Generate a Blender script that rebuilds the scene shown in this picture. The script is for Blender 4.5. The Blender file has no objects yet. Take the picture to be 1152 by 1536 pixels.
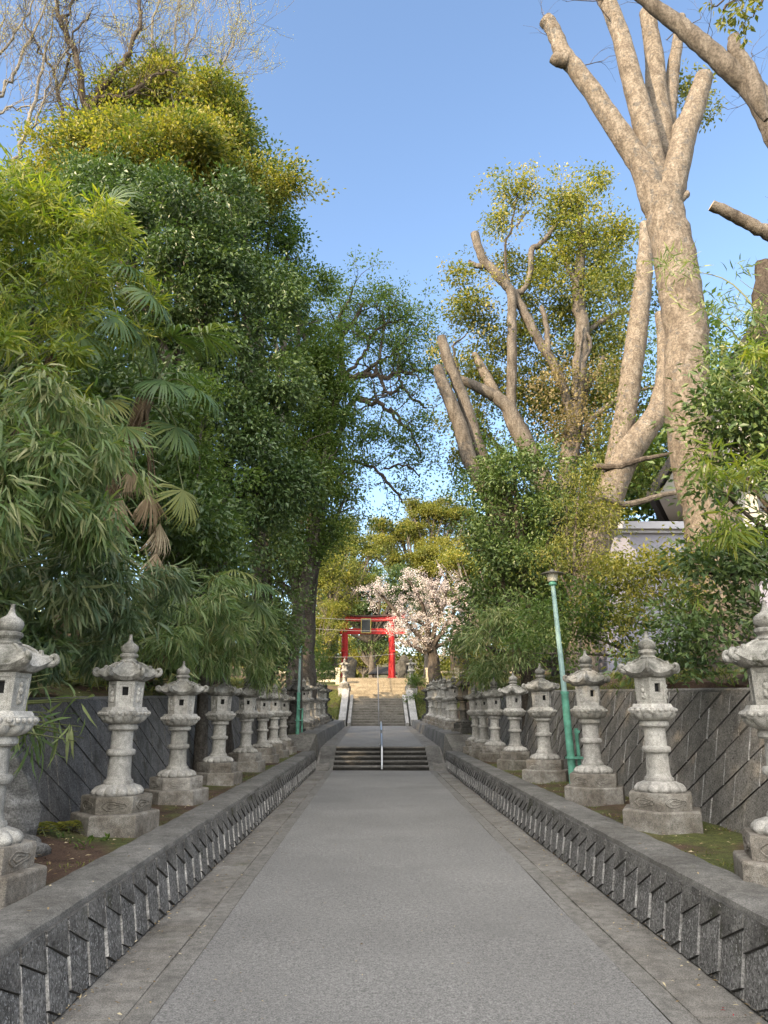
import bpy, math, random
import numpy as np
from mathutils import Vector, Matrix
random.seed(7); rng = np.random.default_rng(11)
PI = math.pi; R = math.radians
S = bpy.context.scene; COL = S.collection
# ------------------------------------------------------------------ camera
FW, FH = 1152, 1536
FPX = 26/36*FH; PIT = R(15.2); YAW = R(0.72)
CAM = np.array([-0.2, 0.0, 1.6])
cd = bpy.data.cameras.new('camera'); cam = bpy.data.objects.new('camera', cd); COL.objects.link(cam)
cd.sensor_fit = 'VERTICAL'; cd.sensor_height = 36; cd.lens = 26; cd.clip_end = 3000; cd.clip_start = 0.05
cam.location = CAM; cam.rotation_euler = (PI/2+PIT, 0, -YAW); S.camera = cam
def ray(px, py):
    u = px-FW/2; v = FH/2-py
    d = np.array([u, FPX*math.cos(PIT)-v*math.sin(PIT), v*math.cos(PIT)+FPX*math.sin(PIT)])
    c, s = math.cos(-YAW), math.sin(-YAW)
    return np.array([c*d[0]-s*d[1], s*d[0]+c*d[1], d[2]])
def P(px, py, Y):            # world point seen at photo pixel px,py at ground distance Y
    d = ray(px, py); return CAM+d*(Y/d[1])
def MPP(py, Y):              # metres per photo pixel there
    d = ray(FW/2, py); return Y/d[1]
# ------------------------------------------------------------------ materials
def mat(name, rough=0.9, spec=0.3):
    m = bpy.data.materials.new(name); m.use_nodes = True
    nt = m.node_tree; b = nt.nodes['Principled BSDF']
    b.inputs['Roughness'].default_value = rough; b.inputs['Specular IOR Level'].default_value = spec
    return m, nt, b
def nd(nt, t, **k):
    n = nt.nodes.new(t)
    for a, v in k.items():
        if a in n.inputs: n.inputs[a].default_value = v
        else: setattr(n, a, v)
    return n
def noise(nt, scale, detail=4, rough=.55, vec=None, dist=0):
    n = nd(nt, 'ShaderNodeTexNoise'); n.inputs['Scale'].default_value = scale
    n.inputs['Detail'].default_value = detail; n.inputs['Roughness'].default_value = rough
    n.inputs['Distortion'].default_value = dist
    if vec is not None: nt.links.new(vec, n.inputs['Vector'])
    return n.outputs['Fac']
def ramp(nt, fac, stops):
    r = nd(nt, 'ShaderNodeValToRGB'); e = r.color_ramp.elements
    while len(e) < len(stops): e.new(.5)
    for i, (p, c) in enumerate(stops):
        e[i].position = p; e[i].color = (c if isinstance(c, (tuple, list)) else (c, c, c))+(1,) if not (isinstance(c, tuple) and len(c) == 4) else c
    nt.links.new(fac, r.inputs['Fac']); return r.outputs['Color']
def g(v): return (v, v, v)
def mix(nt, fac, a, b, mode='MIX'):
    n = nd(nt, 'ShaderNodeMix', data_type='RGBA', blend_type=mode)
    for s, i in ((fac, 0), (a, 6), (b, 7)):
        if hasattr(s, 'default_value') or hasattr(s, 'is_linked'): nt.links.new(s, n.inputs[i])
        elif i == 0: n.inputs[0].default_value = s
        else: n.inputs[i].default_value = tuple(s)+(1,)
    return n.outputs[2]
def bump(nt, b, h, strength=.4, dist=.01):
    n = nd(nt, 'ShaderNodeBump'); n.inputs['Strength'].default_value = strength; n.inputs['Distance'].default_value = dist
    nt.links.new(h, n.inputs['Height']); nt.links.new(n.outputs['Normal'], b.inputs['Normal'])
def coords(nt, kind='pos', scale=None):
    if kind == 'pos': o = nd(nt, 'ShaderNodeNewGeometry').outputs['Position']
    else: o = nd(nt, 'ShaderNodeTexCoord').outputs['Object']
    if scale:
        mp = nd(nt, 'ShaderNodeMapping'); mp.inputs['Scale'].default_value = scale
        nt.links.new(o, mp.inputs['Vector']); o = mp.outputs['Vector']
    return o
def stone(name, c1, c2, c3, s1=2.2, s2=30, fine=140, rough=.9, bs=.5, bd=.006, kind='pos', moss=None, stretch=None, spk=None, vary=False):
    m, nt, b = mat(name, rough); v = coords(nt, kind); vs = coords(nt, kind, stretch) if stretch else v
    a = ramp(nt, noise(nt, s1, 6, .65, vs), [(.32, c1), (.5, c2), (.68, c3)])
    sp = ramp(nt, noise(nt, fine, 3, .7, v), [(.35, g(.55)), (.5, g(1)), (.66, g(1.5))])
    c = mix(nt, 1, a, sp, 'MULTIPLY')
    md = ramp(nt, noise(nt, s2, 4, .6, v), [(.35, g(.7)), (.6, g(1.15))])
    c = mix(nt, .8, c, md, 'MULTIPLY')
    if moss:
        mf = ramp(nt, noise(nt, moss[1], 5, .6, v), [(moss[2], g(0)), (moss[2]+.1, g(1))])
        c = mix(nt, mf, c, moss[0])
    if spk:
        f1 = ramp(nt, noise(nt, spk[0], 2, .8, v), [(spk[1], g(0)), (spk[1]+.06, g(1))]); c = mix(nt, f1, c, spk[2])
        f2 = ramp(nt, noise(nt, spk[0]*.77, 2, .8, v), [(1-spk[1]-.06, g(1)), (1-spk[1], g(0))]); c = mix(nt, f2, c, spk[3])
    oi = nd(nt, 'ShaderNodeObjectInfo') if vary else None
    if vary: c = mix(nt, 1, c, ramp(nt, oi.outputs['Random'], [(0, (.80,.79,.75)), (.5, (.95,.94,.92)), (1, (1.10,1.09,1.06))]), 'MULTIPLY')
    nt.links.new(c, b.inputs['Base Color'])
    bump(nt, b, noise(nt, fine*.7, 5, .7, v), bs, bd); return m
M = {}
M['asphalt'] = stone('asphalt', (.150,.146,.140), (.178,.174,.166), (.212,.207,.197), .35, 30, 95, .85, .8, .01, spk=(85, .60, (.28,.277,.27), (.11,.107,.105)), moss=((.145,.142,.135), .45, .56))
M['kerb_strip'] = stone('kerb_strip_concrete', (.12,.114,.104), (.15,.143,.13), (.18,.172,.158), 1.6, 14, 120)
M['gutter'] = stone('gutter_concrete', (.105,.096,.082), (.155,.145,.13), (.205,.196,.178), 1.3, 10, 110, moss=((.085,.083,.06), 1.1, .60))
M['cap'] = stone('kerb_cap_concrete', (.075,.07,.062), (.12,.115,.105), (.17,.163,.15), 1.4, 12, 110, moss=((.06,.06,.035), 2.6, .66))
M['block'] = stone('wall_block_concrete', (.062,.058,.053), (.118,.113,.105), (.19,.183,.17), 3.2, 12, 60, bs=1, bd=.02, moss=((.035,.036,.02), 1.3, .56), spk=(38, .60, (.27,.265,.255), (.04,.038,.035)))
M['agg'] = stone('exposed_aggregate_block', (.085,.082,.077), (.135,.132,.126), (.195,.19,.18), 3, 14, 60, bs=1, bd=.02, moss=((.05,.05,.032), 1.6, .62), spk=(45, .56, (.34,.335,.325), (.06,.058,.054)))
M['pale'] = stone('pale_efflorescence', (.16,.155,.145), (.28,.272,.26), (.42,.41,.39), 6, 20, 90)
M['joint'] = stone('dark_joint', (.045,.043,.04), (.065,.062,.058), (.09,.086,.08), 4, 20, 90)
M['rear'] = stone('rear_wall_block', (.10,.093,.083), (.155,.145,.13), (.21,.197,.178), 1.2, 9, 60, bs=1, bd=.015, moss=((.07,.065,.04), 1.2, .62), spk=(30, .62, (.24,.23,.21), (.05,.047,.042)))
M['rear_l'] = stone('slate_grey_rear_wall_block', (.075,.073,.073), (.12,.117,.116), (.165,.162,.16), 1.3, 9, 60, bs=1, bd=.015, moss=((.05,.05,.042), 1.6, .62), spk=(30, .64, (.2,.197,.19), (.05,.048,.045)))  # left wall blocks in a darker slate grey
M['lantern'] = stone('pale_granite', (.21,.204,.19), (.34,.33,.31), (.44,.43,.405), 3.6, 22, 190, bs=.35, bd=.004, stretch=(1, 1, .35), vary=True)
M['lantern_roof'] = stone('lichened_granite', (.085,.085,.072), (.21,.205,.188), (.34,.33,.31), 5, 24, 170, bs=.5, bd=.005, vary=True, moss=((.06,.06,.045), 9, .60))
M['lantern_base'] = stone('brown_stained_stone', (.11,.095,.078), (.18,.165,.145), (.28,.27,.25), 3, 18, 150, bs=.5, bd=.005, vary=True)
M['lantern_dark'] = stone('blackened_stone', (.03,.03,.027), (.055,.053,.048), (.10,.097,.088), 4, 20, 150)
M['white_stone'] = stone('pale_concrete', (.20,.196,.185), (.29,.283,.27), (.37,.362,.345), 1.5, 14, 90)
M['step'] = stone('step_stone', (.15,.14,.125), (.21,.20,.18), (.28,.265,.24), 2, 18, 90)
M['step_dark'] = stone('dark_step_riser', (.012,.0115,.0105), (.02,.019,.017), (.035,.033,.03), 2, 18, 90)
M['rock'] = stone('grey_layered_rock', (.08,.077,.07), (.17,.165,.155), (.30,.295,.28), 2.2, 14, 70, bs=1, bd=.03, stretch=(1, 1, 4))
M['fence_c'] = stone('cream_concrete', (.32,.29,.22), (.42,.38,.29), (.5,.46,.36), 2, 14, 60)
M['dark'] = mat('painted_dark_hollow')[0]; M['dark'].node_tree.nodes['Principled BSDF'].inputs['Base Color'].default_value = (.012,.012,.012,1)  # near-black panels paint the shade inside the lantern fire boxes
def plain(name, col, rough=.6, metal=0, var=.15, sc=6):
    m, nt, b = mat(name, rough, .4); v = coords(nt)
    c = mix(nt, ramp(nt, noise(nt, sc, 5, .6, v), [(.3, g(0)), (.7, g(1))]), [x*(1-var) for x in col], [x*(1+var) for x in col])
    nt.links.new(c, b.inputs['Base Color']); b.inputs['Metallic'].default_value = metal; return m
M['red'] = plain('vermilion_paint', (.34,.009,.009), .55, 0, .2, 3)
M['red_dark'] = plain('dark_lintel_cap', (.06,.03,.025), .6)
M['gold'] = plain('gilt_frame', (.35,.27,.08), .5)
M['mint'] = plain('mint_green_paint', (.10,.29,.21), .55, 0, .35, 9)
M['mint_pale'] = plain('faded_pale_green_paint', (.22,.33,.31), .55, 0, .2, 9)
M['lamp_metal'] = plain('weathered_lamp_cap', (.10,.095,.085), .5)
M['lamp_glass'] = plain('frosted_lamp_glass', (.42,.40,.33), .3)
M['steel'] = plain('stainless_rail', (.6,.62,.66), .28, .9, .05)
M['plaster'] = plain('lavender_grey_wall', (.22,.22,.275), .8, 0, .06, 1.5)
M['plaster_w'] = plain('cream_gable', (.30,.29,.27), .8, 0, .06, 1.5)
M['trim'] = plain('pale_grey_trim', (.34,.34,.39), .6, 0, .05)
M['tile'] = plain('dark_roof', (.018,.018,.02), .9)
M['glass'] = plain('dark_glass', (.03,.035,.04), .15)
M['wire'] = plain('cable_grey', (.16,.16,.165), .6)
def ground_mat():
    m, nt, b = mat('soil_and_moss'); v = coords(nt)
    soil = ramp(nt, noise(nt, 3, 6, .7, v), [(.3, (.035,.02,.013)), (.55, (.075,.045,.03)), (.75, (.12,.085,.055))])
    moss = ramp(nt, noise(nt, 9, 5, .7, v), [(.3, (.035,.04,.012)), (.6, (.085,.095,.025)), (.8, (.13,.12,.05))])
    f = ramp(nt, noise(nt, .9, 6, .6, v), [(.44, g(0)), (.56, g(1))])
    dn = nd(nt, 'ShaderNodeVectorMath', operation='DISTANCE'); nt.links.new(v, dn.inputs[0]); dn.inputs[1].default_value = (-3.1, 6.3, .5)
    f = mix(nt, ramp(nt, dn.outputs['Value'], [(.75, g(0)), (1, g(1))]), g(0), f)
    c = mix(nt, f, soil, moss); sp = ramp(nt, noise(nt, 70, 3, .7, v), [(.35, g(.6)), (.65, g(1.5))])
    nt.links.new(mix(nt, 1, c, sp, 'MULTIPLY'), b.inputs['Base Color']); bump(nt, b, noise(nt, 30, 6, .7, v), .9, .03); return m
M['ground'] = ground_mat()
def bark(name, c1, c2, c3, sc=5, st=(1, 1, .35), bd=.02, patch=None):
    m, nt, b = mat(name, .92, .2); v = coords(nt, 'pos', st); v2 = coords(nt)
    c = ramp(nt, noise(nt, sc, 7, .7, v, .6), [(.32, c1), (.5, c2), (.7, c3)])
    if patch:
        f = ramp(nt, noise(nt, 6, 4, .6, v2), [(.58, g(0)), (.62, g(1))]); c = mix(nt, f, c, patch)
    fs = ramp(nt, noise(nt, 26, 4, .75, v2), [(.38, g(.55)), (.5, g(1)), (.63, g(1.45))]); c = mix(nt, .85, c, fs, 'MULTIPLY')
    nt.links.new(c, b.inputs['Base Color']); bump(nt, b, noise(nt, sc*3, 9, .8, v, .8), 1, bd); return m
M['bark'] = bark('grey_brown_bark', (.045,.038,.031), (.09,.078,.066), (.15,.134,.115))
M['bark_pale'] = bark('pale_tan_bark', (.075,.062,.050), (.145,.122,.098), (.225,.20,.17), 7, (1,1,.6), bd=.035, patch=(.105,.098,.09))
M['bark_dark'] = bark('dark_bark', (.025,.02,.016), (.055,.045,.036), (.10,.085,.07))
M['bark_grey'] = bark('light_grey_twigs', (.09,.08,.065), (.15,.138,.118), (.22,.205,.18))
M['cut'] = plain('sawn_wood', (.36,.27,.16), .8, 0, .25, 20)
M['fibre'] = bark('palm_fibre', (.05,.035,.02), (.12,.085,.055), (.22,.17,.11), 12, (1, 1, .2))
M['culm'] = plain('bamboo_culm', (.085,.10,.035), .6, 0, .25)
def leaf(name, a, b_, c=None, tr=.35, rough=.5, spec=.35, trc=None):
    m, nt, b = mat(name, rough, spec)
    at = nd(nt, 'ShaderNodeAttribute', attribute_name='rnd')
    st = [(0, a), (.5, b_), (1, c)] if c else [(0, a), (1, b_)]
    col = ramp(nt, at.outputs['Fac'], st)
    nt.links.new(col, b.inputs['Base Color'])
    t = nd(nt, 'ShaderNodeBsdfTranslucent'); tc = mix(nt, 1, col, trc or (1.35, 1.5, .55), 'MULTIPLY')
    nt.links.new(tc, t.inputs['Color'])
    mx = nd(nt, 'ShaderNodeMixShader'); mx.inputs[0].default_value = tr
    nt.links.new(b.outputs[0], mx.inputs[1]); nt.links.new(t.outputs[0], mx.inputs[2])
    nt.links.new(mx.outputs[0], nt.nodes['Material Output'].inputs['Surface']); return m
L = {}
L['dark'] = leaf('dark_evergreen_leaf', (.034,.064,.024), (.058,.10,.034), (.11,.155,.045), .22, .42, .45)
L['mid'] = leaf('mid_green_leaf', (.045,.085,.022), (.075,.125,.03), (.12,.16,.035), .35)
L['olive'] = leaf('olive_leaf', (.075,.095,.022), (.13,.14,.028), (.21,.19,.035), .35)
L['yellow'] = leaf('yellow_green_leaf', (.075,.10,.022), (.15,.16,.032), (.27,.235,.045), .4)
L['bamboo'] = leaf('bamboo_leaf', (.075,.125,.045), (.125,.18,.065), (.27,.275,.14), .35, .45)
L['bamboo_d'] = leaf('dark_bamboo_leaf', (.055,.088,.042), (.085,.125,.058), (.20,.21,.115), .25, .45)
L['bamboo_y'] = leaf('bright_bamboo_leaf', (.09,.14,.025), (.16,.20,.03), (.27,.27,.05), .45, .5)
L['palm'] = leaf('palm_leaf', (.05,.092,.035), (.08,.13,.045), (.18,.19,.06), .3, .42)
L['dead'] = leaf('dead_palm_leaf', (.14,.10,.06), (.27,.21,.14), (.40,.33,.23), .2, .8, .1, (1, .95, .8))
L['blossom'] = leaf('pale_pink_blossom', (.50,.42,.41), (.66,.60,.57), (.78,.74,.70), .4, .8, .1, (1, .95, .95))
L['bud'] = leaf('young_pale_leaf', (.22,.20,.08), (.32,.28,.12), (.42,.36,.18), .4, .8, .1)
L['litter'] = leaf('fallen_leaf', (.10,.06,.03), (.30,.22,.12), (.50,.44,.30), .1, .8, .1, (1, .9, .7))
L['redlitter'] = leaf('fallen_red_petal', (.35,.02,.03), (.45,.03,.05), (.3,.02,.02), .1, .7, .1, (1, .6, .6))
L['grass'] = leaf('grass_blade', (.06,.085,.02), (.11,.13,.03), (.20,.19,.06), .3)
L['dry'] = leaf('dry_twig_leaf', (.13,.10,.05), (.20,.16,.08), (.24,.20,.09), .3)
# ------------------------------------------------------------------ object helpers
def link(name, me, parent=None, m=None):
    o = bpy.data.objects.new(name, me); COL.objects.link(o)
    if parent: o.parent = parent; o.matrix_parent_inverse = Matrix.Translation(-parent.location)
    if m is not None and me is not None:
        for x in (m if isinstance(m, (list, tuple)) else [m]): me.materials.append(x)
    return o
def tag(o, label=None, cat=None, group=None, kind=None):
    if label: o['label'] = label
    if cat: o['category'] = cat
    if group: o['group'] = group
    if kind: o['kind'] = kind
    return o
def thing(name, label, cat, loc=(0, 0, 0), group=None, rz=0):
    o = bpy.data.objects.new(name, None); COL.objects.link(o); o.location = [float(x) for x in loc]; o.rotation_euler[2] = rz
    o.empty_display_size = .1
    return tag(o, label, cat, group)
def npmesh(name, V, loops, totals, rnd=None, smooth=False, mi=None):
    me = bpy.data.meshes.new(name); V = np.asarray(V, np.float32); loops = np.asarray(loops, np.int32); totals = np.asarray(totals, np.int32)
    me.vertices.add(len(V)); me.vertices.foreach_set('co', V.ravel())
    me.loops.add(len(loops)); me.loops.foreach_set('vertex_index', loops)
    me.polygons.add(len(totals)); st = np.concatenate([[0], np.cumsum(totals)[:-1]]).astype(np.int32)
    me.polygons.foreach_set('loop_start', st); me.polygons.foreach_set('loop_total', totals)
    me.polygons.foreach_set('use_smooth', np.full(len(totals), smooth))
    if mi is not None: me.polygons.foreach_set('material_index', np.asarray(mi, np.int32))
    if rnd is not None:
        a = me.attributes.new('rnd', 'FLOAT', 'POINT'); a.data.foreach_set('value', np.asarray(rnd, np.float32))
    me.update(calc_edges=True); return me
class MB:
    def __init__(s): s.v = []; s.f = []; s.m = []
    def add(s, vs, fs, mi=0):
        o = len(s.v); s.v += [tuple(map(float, v)) for v in vs]; s.f += [tuple(i+o for i in f) for f in fs]; s.m += [mi]*len(fs)
    def box(s, lo, hi, mi=0, tf=None):
        x0, y0, z0 = lo; x1, y1, z1 = hi
        vs = [(x0,y0,z0),(x1,y0,z0),(x1,y1,z0),(x0,y1,z0),(x0,y0,z1),(x1,y0,z1),(x1,y1,z1),(x0,y1,z1)]
        if tf: vs = [tf(v) for v in vs]
        s.add(vs, [(0,3,2,1),(4,5,6,7),(0,1,5,4),(1,2,6,5),(2,3,7,6),(3,0,4,7)], mi)
    def surf(s, fn, nu, nv, mi=0, cap0=False, cap1=False):      # closed in u
        vs = [fn(2*PI*i/nu, j/(nv-1)) for j in range(nv) for i in range(nu)]
        fs = [(j*nu+i, j*nu+(i+1) % nu, (j+1)*nu+(i+1) % nu, (j+1)*nu+i) for j in range(nv-1) for i in range(nu)]
        if cap0: fs.append(tuple(range(nu))[::-1])
        if cap1: fs.append(tuple((nv-1)*nu+i for i in range(nu)))
        s.add(vs, fs, mi)
    def lathe(s, prof, n=24, c=(0, 0, 0), mod=None, mi=0, rot=0):
        k = len(prof)
        def fn(a, t):
            r, z = prof[int(round(t*(k-1)))]
            if mod: r = r*mod(a, t)
            return (c[0]+r*math.cos(a+rot), c[1]+r*math.sin(a+rot), c[2]+z)
        s.surf(fn, n, k, mi, True, True)
    def tube(s, pts, rad, n=8, cap=True, mi=0, jit=0):
        pts = [Vector([float(q) for q in p]) for p in pts]; k = len(pts)
        t = (pts[1]-pts[0]).normalized(); u = t.orthogonal().normalized(); vs = []
        for i, p in enumerate(pts):
            t = (pts[min(i+1, k-1)]-pts[max(i-1, 0)]).normalized()
            u = (u-t*u.dot(t)).normalized(); w = t.cross(u); r = rad[i] if hasattr(rad, '__len__') else rad
            for j in range(n):
                a = 2*PI*j/n; rr = r*(1+random.uniform(-jit, jit)) if jit else r
                vs.append(p+(u*math.cos(a)+w*math.sin(a))*rr)
        fs = [(i*n+j, i*n+(j+1) % n, (i+1)*n+(j+1) % n, (i+1)*n+j) for i in range(k-1) for j in range(n)]
        o = len(s.v); s.add(vs, fs, mi)
        if cap: s.f += [tuple(o+j for j in range(n))[::-1], tuple(o+(k-1)*n+j for j in range(n))]; s.m += [mi, 1 if cap == 'cut' else mi]
    def build(s, name, m, parent=None, smooth=True, bevel=0):
        me = bpy.data.meshes.new(name); me.from_pydata(s.v, [], s.f)
        for p, i in zip(me.polygons, s.m): p.material_index = i; p.use_smooth = smooth
        me.validate(); me.update()
        o = link(name, me, parent, m)
        if smooth:
            try: me.set_sharp_from_angle(angle=R(38))
            except Exception: pass
        if bevel:
            b = o.modifiers.new('bevel', 'BEVEL'); b.width = bevel; b.segments = 2; b.limit_method = 'ANGLE'
        return o
def lerp(y, pts):
    return float(np.interp(y, [p[0] for p in pts], [p[1] for p in pts]))
def sm(pts, n=5, jit=0):      # Catmull-Rom smoothing of (x,y,z,r) lists
    q = [np.array(p, float) for p in pts]; q = [2*q[0]-q[1]]+q+[2*q[-1]-q[-2]]; out = []
    for i in range(1, len(q)-2):
        for k in range(n):
            t = k/n; a, b, c, d = q[i-1:i+3]
            out.append(.5*((2*b)+(-a+c)*t+(2*a-5*b+4*c-d)*t*t+(-a+3*b-3*c+d)*t**3))
    out.append(q[-2]); out = np.array(out)
    if jit: out[1:-1, :3] += rng.normal(0, jit, (len(out)-2, 3))
    return out
# ------------------------------------------------------------------ ground profile
PZ = [(-30, 0), (22.5, 0), (24.6, .57), (39.7, .95), (44.2, 2.36), (46, 2.42), (52, 3.85), (95, 4.0), (160, 9), (400, 30)]
LZ = [(-30, .46), (23.2, .46), (23.9, .9), (39.8, 1.2), (44.2, 2.5), (46, 2.7), (52, 3.95), (95, 4.05), (160, 9), (400, 30)]
def pz(y): return lerp(y, PZ)
def lz(y): return lerp(y, LZ)
def topz(y, side): return (1.83 if side > 0 else 1.72)+max(y-7, -9)*.026
def gz(x, y):
    a = abs(x); side = 1 if x > 0 else -1
    if a < 2.1:
        return pz(y)-(.1 if (y < 22 or 25 < y < 39.5) else .3 if y < 53 else 0)
    if a < 3.75: return lz(y)+.03*math.sin(y*2.3+x*3)+(.22*math.exp(-((x+3.6)/.45)**2-((y-6.7)/.9)**2) if x < 0 else 0)
    w = topz(y, side)+min(a-3.9, 12)*.22+.08*math.sin(x*1.3+y*.9)
    blend = min(max((y-30)/14, 0), 1); w2 = lz(y)+min(a-3.7, 10)*.12
    return w*(1-blend)+w2*blend
xs = sorted(set([s*v for s in (-1, 1) for v in (400, 200, 100, 60, 40, 28, 20, 16, 13, 10.5, 8.5, 7, 6, 5.2, 4.6, 4.2, 3.97, 3.74, 3.3, 2.9, 2.5, 2.2, 2.05, 0)]))
ys = list(np.arange(-30, 22, 1))+list(np.arange(22, 54, .5))+list(np.arange(54, 100, 3))+[110, 130, 160, 220, 300, 400, 700]
V = [(x, y, gz(x, y)) for y in ys for x in xs]; nx = len(xs)
F = [(j*nx+i, j*nx+i+1, (j+1)*nx+i+1, (j+1)*nx+i) for j in range(len(ys)-1) for i in range(nx-1)]
me = bpy.data.meshes.new('ground'); me.from_pydata(V, [], F); tag(link('ground', me, None, M['ground']), kind='structure')
# path sheets
def strip(name, x0, x1, y0, y1, dz, m, step=.5, nxs=6):
    ysx = list(np.arange(y0, y1, step))+[y1]
    xx = np.linspace(0, 1, nxs); V = []; F = []
    for y in ysx:
        a = x0(y) if callable(x0) else x0; b = x1(y) if callable(x1) else x1
        for t in xx: V.append((a+(b-a)*t, y, pz(y)+dz+.004*math.sin(y*1.7+t*5)))
    n = len(xx); F = [(j*n+i, j*n+i+1, (j+1)*n+i+1, (j+1)*n+i) for j in range(len(ysx)-1) for i in range(n-1)]
    me = bpy.data.meshes.new(name); me.from_pydata(V, [], F); return tag(link(name, me, None, m), kind='structure')
strip('path', -1.39, 1.39, -8, 22.5, 0, M['asphalt'])
strip('path_upper', -1.39, 1.39, 24.6, 39.7, 0, M['asphalt'])
def kx(y): return lerp(y, [(-30, 1.93), (23.4, 1.88), (39.7, 1.66)])
for s in (-1, 1):
    strip('path_edging', s*1.39, s*1.53, -8, 39.7, .004, M['kerb_strip'], nxs=2)
    strip('gutter', s*1.53, (lambda y, s=s: s*(kx(y)+.03)), -8, 39.7, -.012, M['gutter'], nxs=3)
# gutter cover joints : real slabs let into the gutter
for s in (-1, 1):
    mb = MB(); y = 3.4
    while y < 22:
        mb.box((min(s*1.56, s*1.84), y, -.02), (max(s*1.56, s*1.84), y+.585, -.0015)); y += .6
    o = mb.build('gutter_cover', M['gutter'], None, False, .004); tag(o, kind='structure')
tag(strip('landing', -2.2, 2.2, 44.0, 46.1, .03, M['step']), kind='structure')
strip('upper_court', -30, 30, 52, 90, .03, M['gutter'], 3)
# ------------------------------------------------------------------ patterned walls
def clip(poly, fn):
    out = []
    for i in range(len(poly)):
        a, b = poly[i], poly[(i+1) % len(poly)]; fa, fb = fn(a), fn(b)
        if fa >= 0: out.append(a)
        if (fa >= 0) != (fb >= 0):
            t = fa/(fa-fb); out.append((a[0]+(b[0]-a[0])*t, a[1]+(b[1]-a[1])*t))
    return out
def blocks(mb, side, xf, y0, y1, zb, zt, Wd, Hd, slope, depth, gap, cham, brick=False, off0=0, saw=False):
    # zb, zt: (a,b) lines z=a+b*y ; diagonal bond rising towards the camera; xf(y,z) = face x
    z_lo = min(zb[0]+zb[1]*y0, zb[0]+zb[1]*y1); z_hi = max(zt[0]+zt[1]*y0, zt[0]+zt[1]*y1)
    i0 = int(y0//Wd)-3
    kk0, kk1 = (int((z_lo-.2)//Hd)-3, int(z_hi//Hd)+3) if not brick else (int((z_lo+slope*y0)//Hd)-2, int((z_hi+slope*y1)//Hd)+2)
    for k in range(kk0, kk1):
        for i in range(i0, int(y1//Wd)+3):
            sh = Wd*.5*(k % 2) if brick else 0
            ya, yb = i*Wd+sh, (i+1)*Wd+sh
            org = 0 if brick else ya
            l = lambda y, kk: kk*Hd+off0-slope*(y-org)
            poly = [(ya, l(ya, k)), (yb, l(yb, k)), (yb, l(yb, k+1)), (ya, l(ya, k+1))]
            if poly[3][1] < z_lo or poly[1][1] > z_hi: continue
            for fn in (lambda p: p[1]-zb[0]-zb[1]*p[0], lambda p: zt[0]+zt[1]*p[0]-p[1], lambda p: p[0]-y0, lambda p: y1-p[0]):
                poly = clip(poly, fn)
                if len(poly) < 3: break
            if len(poly) < 3: continue
            area = abs(sum(poly[q][0]*poly[(q+1) % len(poly)][1]-poly[(q+1) % len(poly)][0]*poly[q][1] for q in range(len(poly))))/2
            if area < .004: continue
            def inset(d):
                res = []; n = len(poly)
                sg = 1 if sum(poly[q][0]*poly[(q+1) % n][1]-poly[(q+1) % n][0]*poly[q][1] for q in range(n)) > 0 else -1
                for q in range(n):
                    p0, p1, p2 = poly[q-1], poly[q], poly[(q+1) % n]
                    e1 = np.array([p1[0]-p0[0], p1[1]-p0[1]]); e2 = np.array([p2[0]-p1[0], p2[1]-p1[1]])
                    l1, l2 = np.linalg.norm(e1)+1e-9, np.linalg.norm(e2)+1e-9
                    n1 = np.array([-e1[1], e1[0]])/l1*sg; n2 = np.array([-e2[1], e2[0]])/l2*sg
                    nn = n1+n2; den = max(1+float(n1@n2), .45); res.append((p1[0]+nn[0]*d/den, p1[1]+nn[1]*d/den))
                return res
            ch = cham*random.uniform(.25, 1.25); o1 = inset(gap); o2 = inset(gap+ch)
            o2 = [(p[0]+random.uniform(-.004, .004), p[1]+random.uniform(-.006, .006)) for p in o2]
            if min(p[0] for p in o2) < ya-.01 or max(p[0] for p in o2) > yb+.01: continue
            bj = random.uniform(-.004, .004); tilt = random.uniform(.3, 1)
            def pt(p, d): return (xf(p[0], p[1])-side*d, p[0], p[1])
            top = max(p[1] for p in poly) > zt[0]+zt[1]*ya-.02
            def dep(p):
                if not saw: return depth+bj
                bt = min(max(1-(p[1]-l(p[0], k))/Hd, 0), 1)
                if top: return .004+bj*.5+.015*bt
                return .003+bj*.6+depth*(1-(p[0]-ya)/Wd)+.010*bt
            n = len(poly); vs = [pt(p, .0) for p in o1]+[pt(p, dep(p)) for p in o2]
            mb.add(vs, [tuple(range(n, 2*n))], 0 if (top or not saw) else 3)
            for q in range(n):
                a, b = o1[q], o1[(q+1) % n]
                vert = abs(a[0]-b[0]) < .02 and abs(a[1]-b[1]) > .03
                mb.add([vs[q], vs[(q+1) % n], vs[n+(q+1) % n], vs[n+q]], [(0, 1, 2, 3)], ((0 if top and saw else 1) if a[0] < ya+.05 and random.random() < .9 else 0) if vert else 2)
def nz(*a): return .5*(math.sin(a[0]*3.1+1.3*math.sin(a[0]*7.3+a[1]*5))+math.sin(a[0]*11.7+a[1]*3))
def sweep(mb, prof, ysx, side, mi=0, amp=.006):
    n = len(prof(ysx[0])); V = []
    for y in ysx:
        for k, (x, z) in enumerate(prof(y)): V.append((side*(x+amp*nz(y, k)), y, z+amp*.8*nz(y+3, k+side)))
    F = []
    for j in range(len(ysx)-1):
        for i in range(n-1): F.append((j*n+i, j*n+i+1, (j+1)*n+i+1, (j+1)*n+i))
    F += [tuple(range(n)), tuple((len(ysx)-1)*n+i for i in range(n))[::-1]]
    mb.add(V, F, mi)
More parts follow.
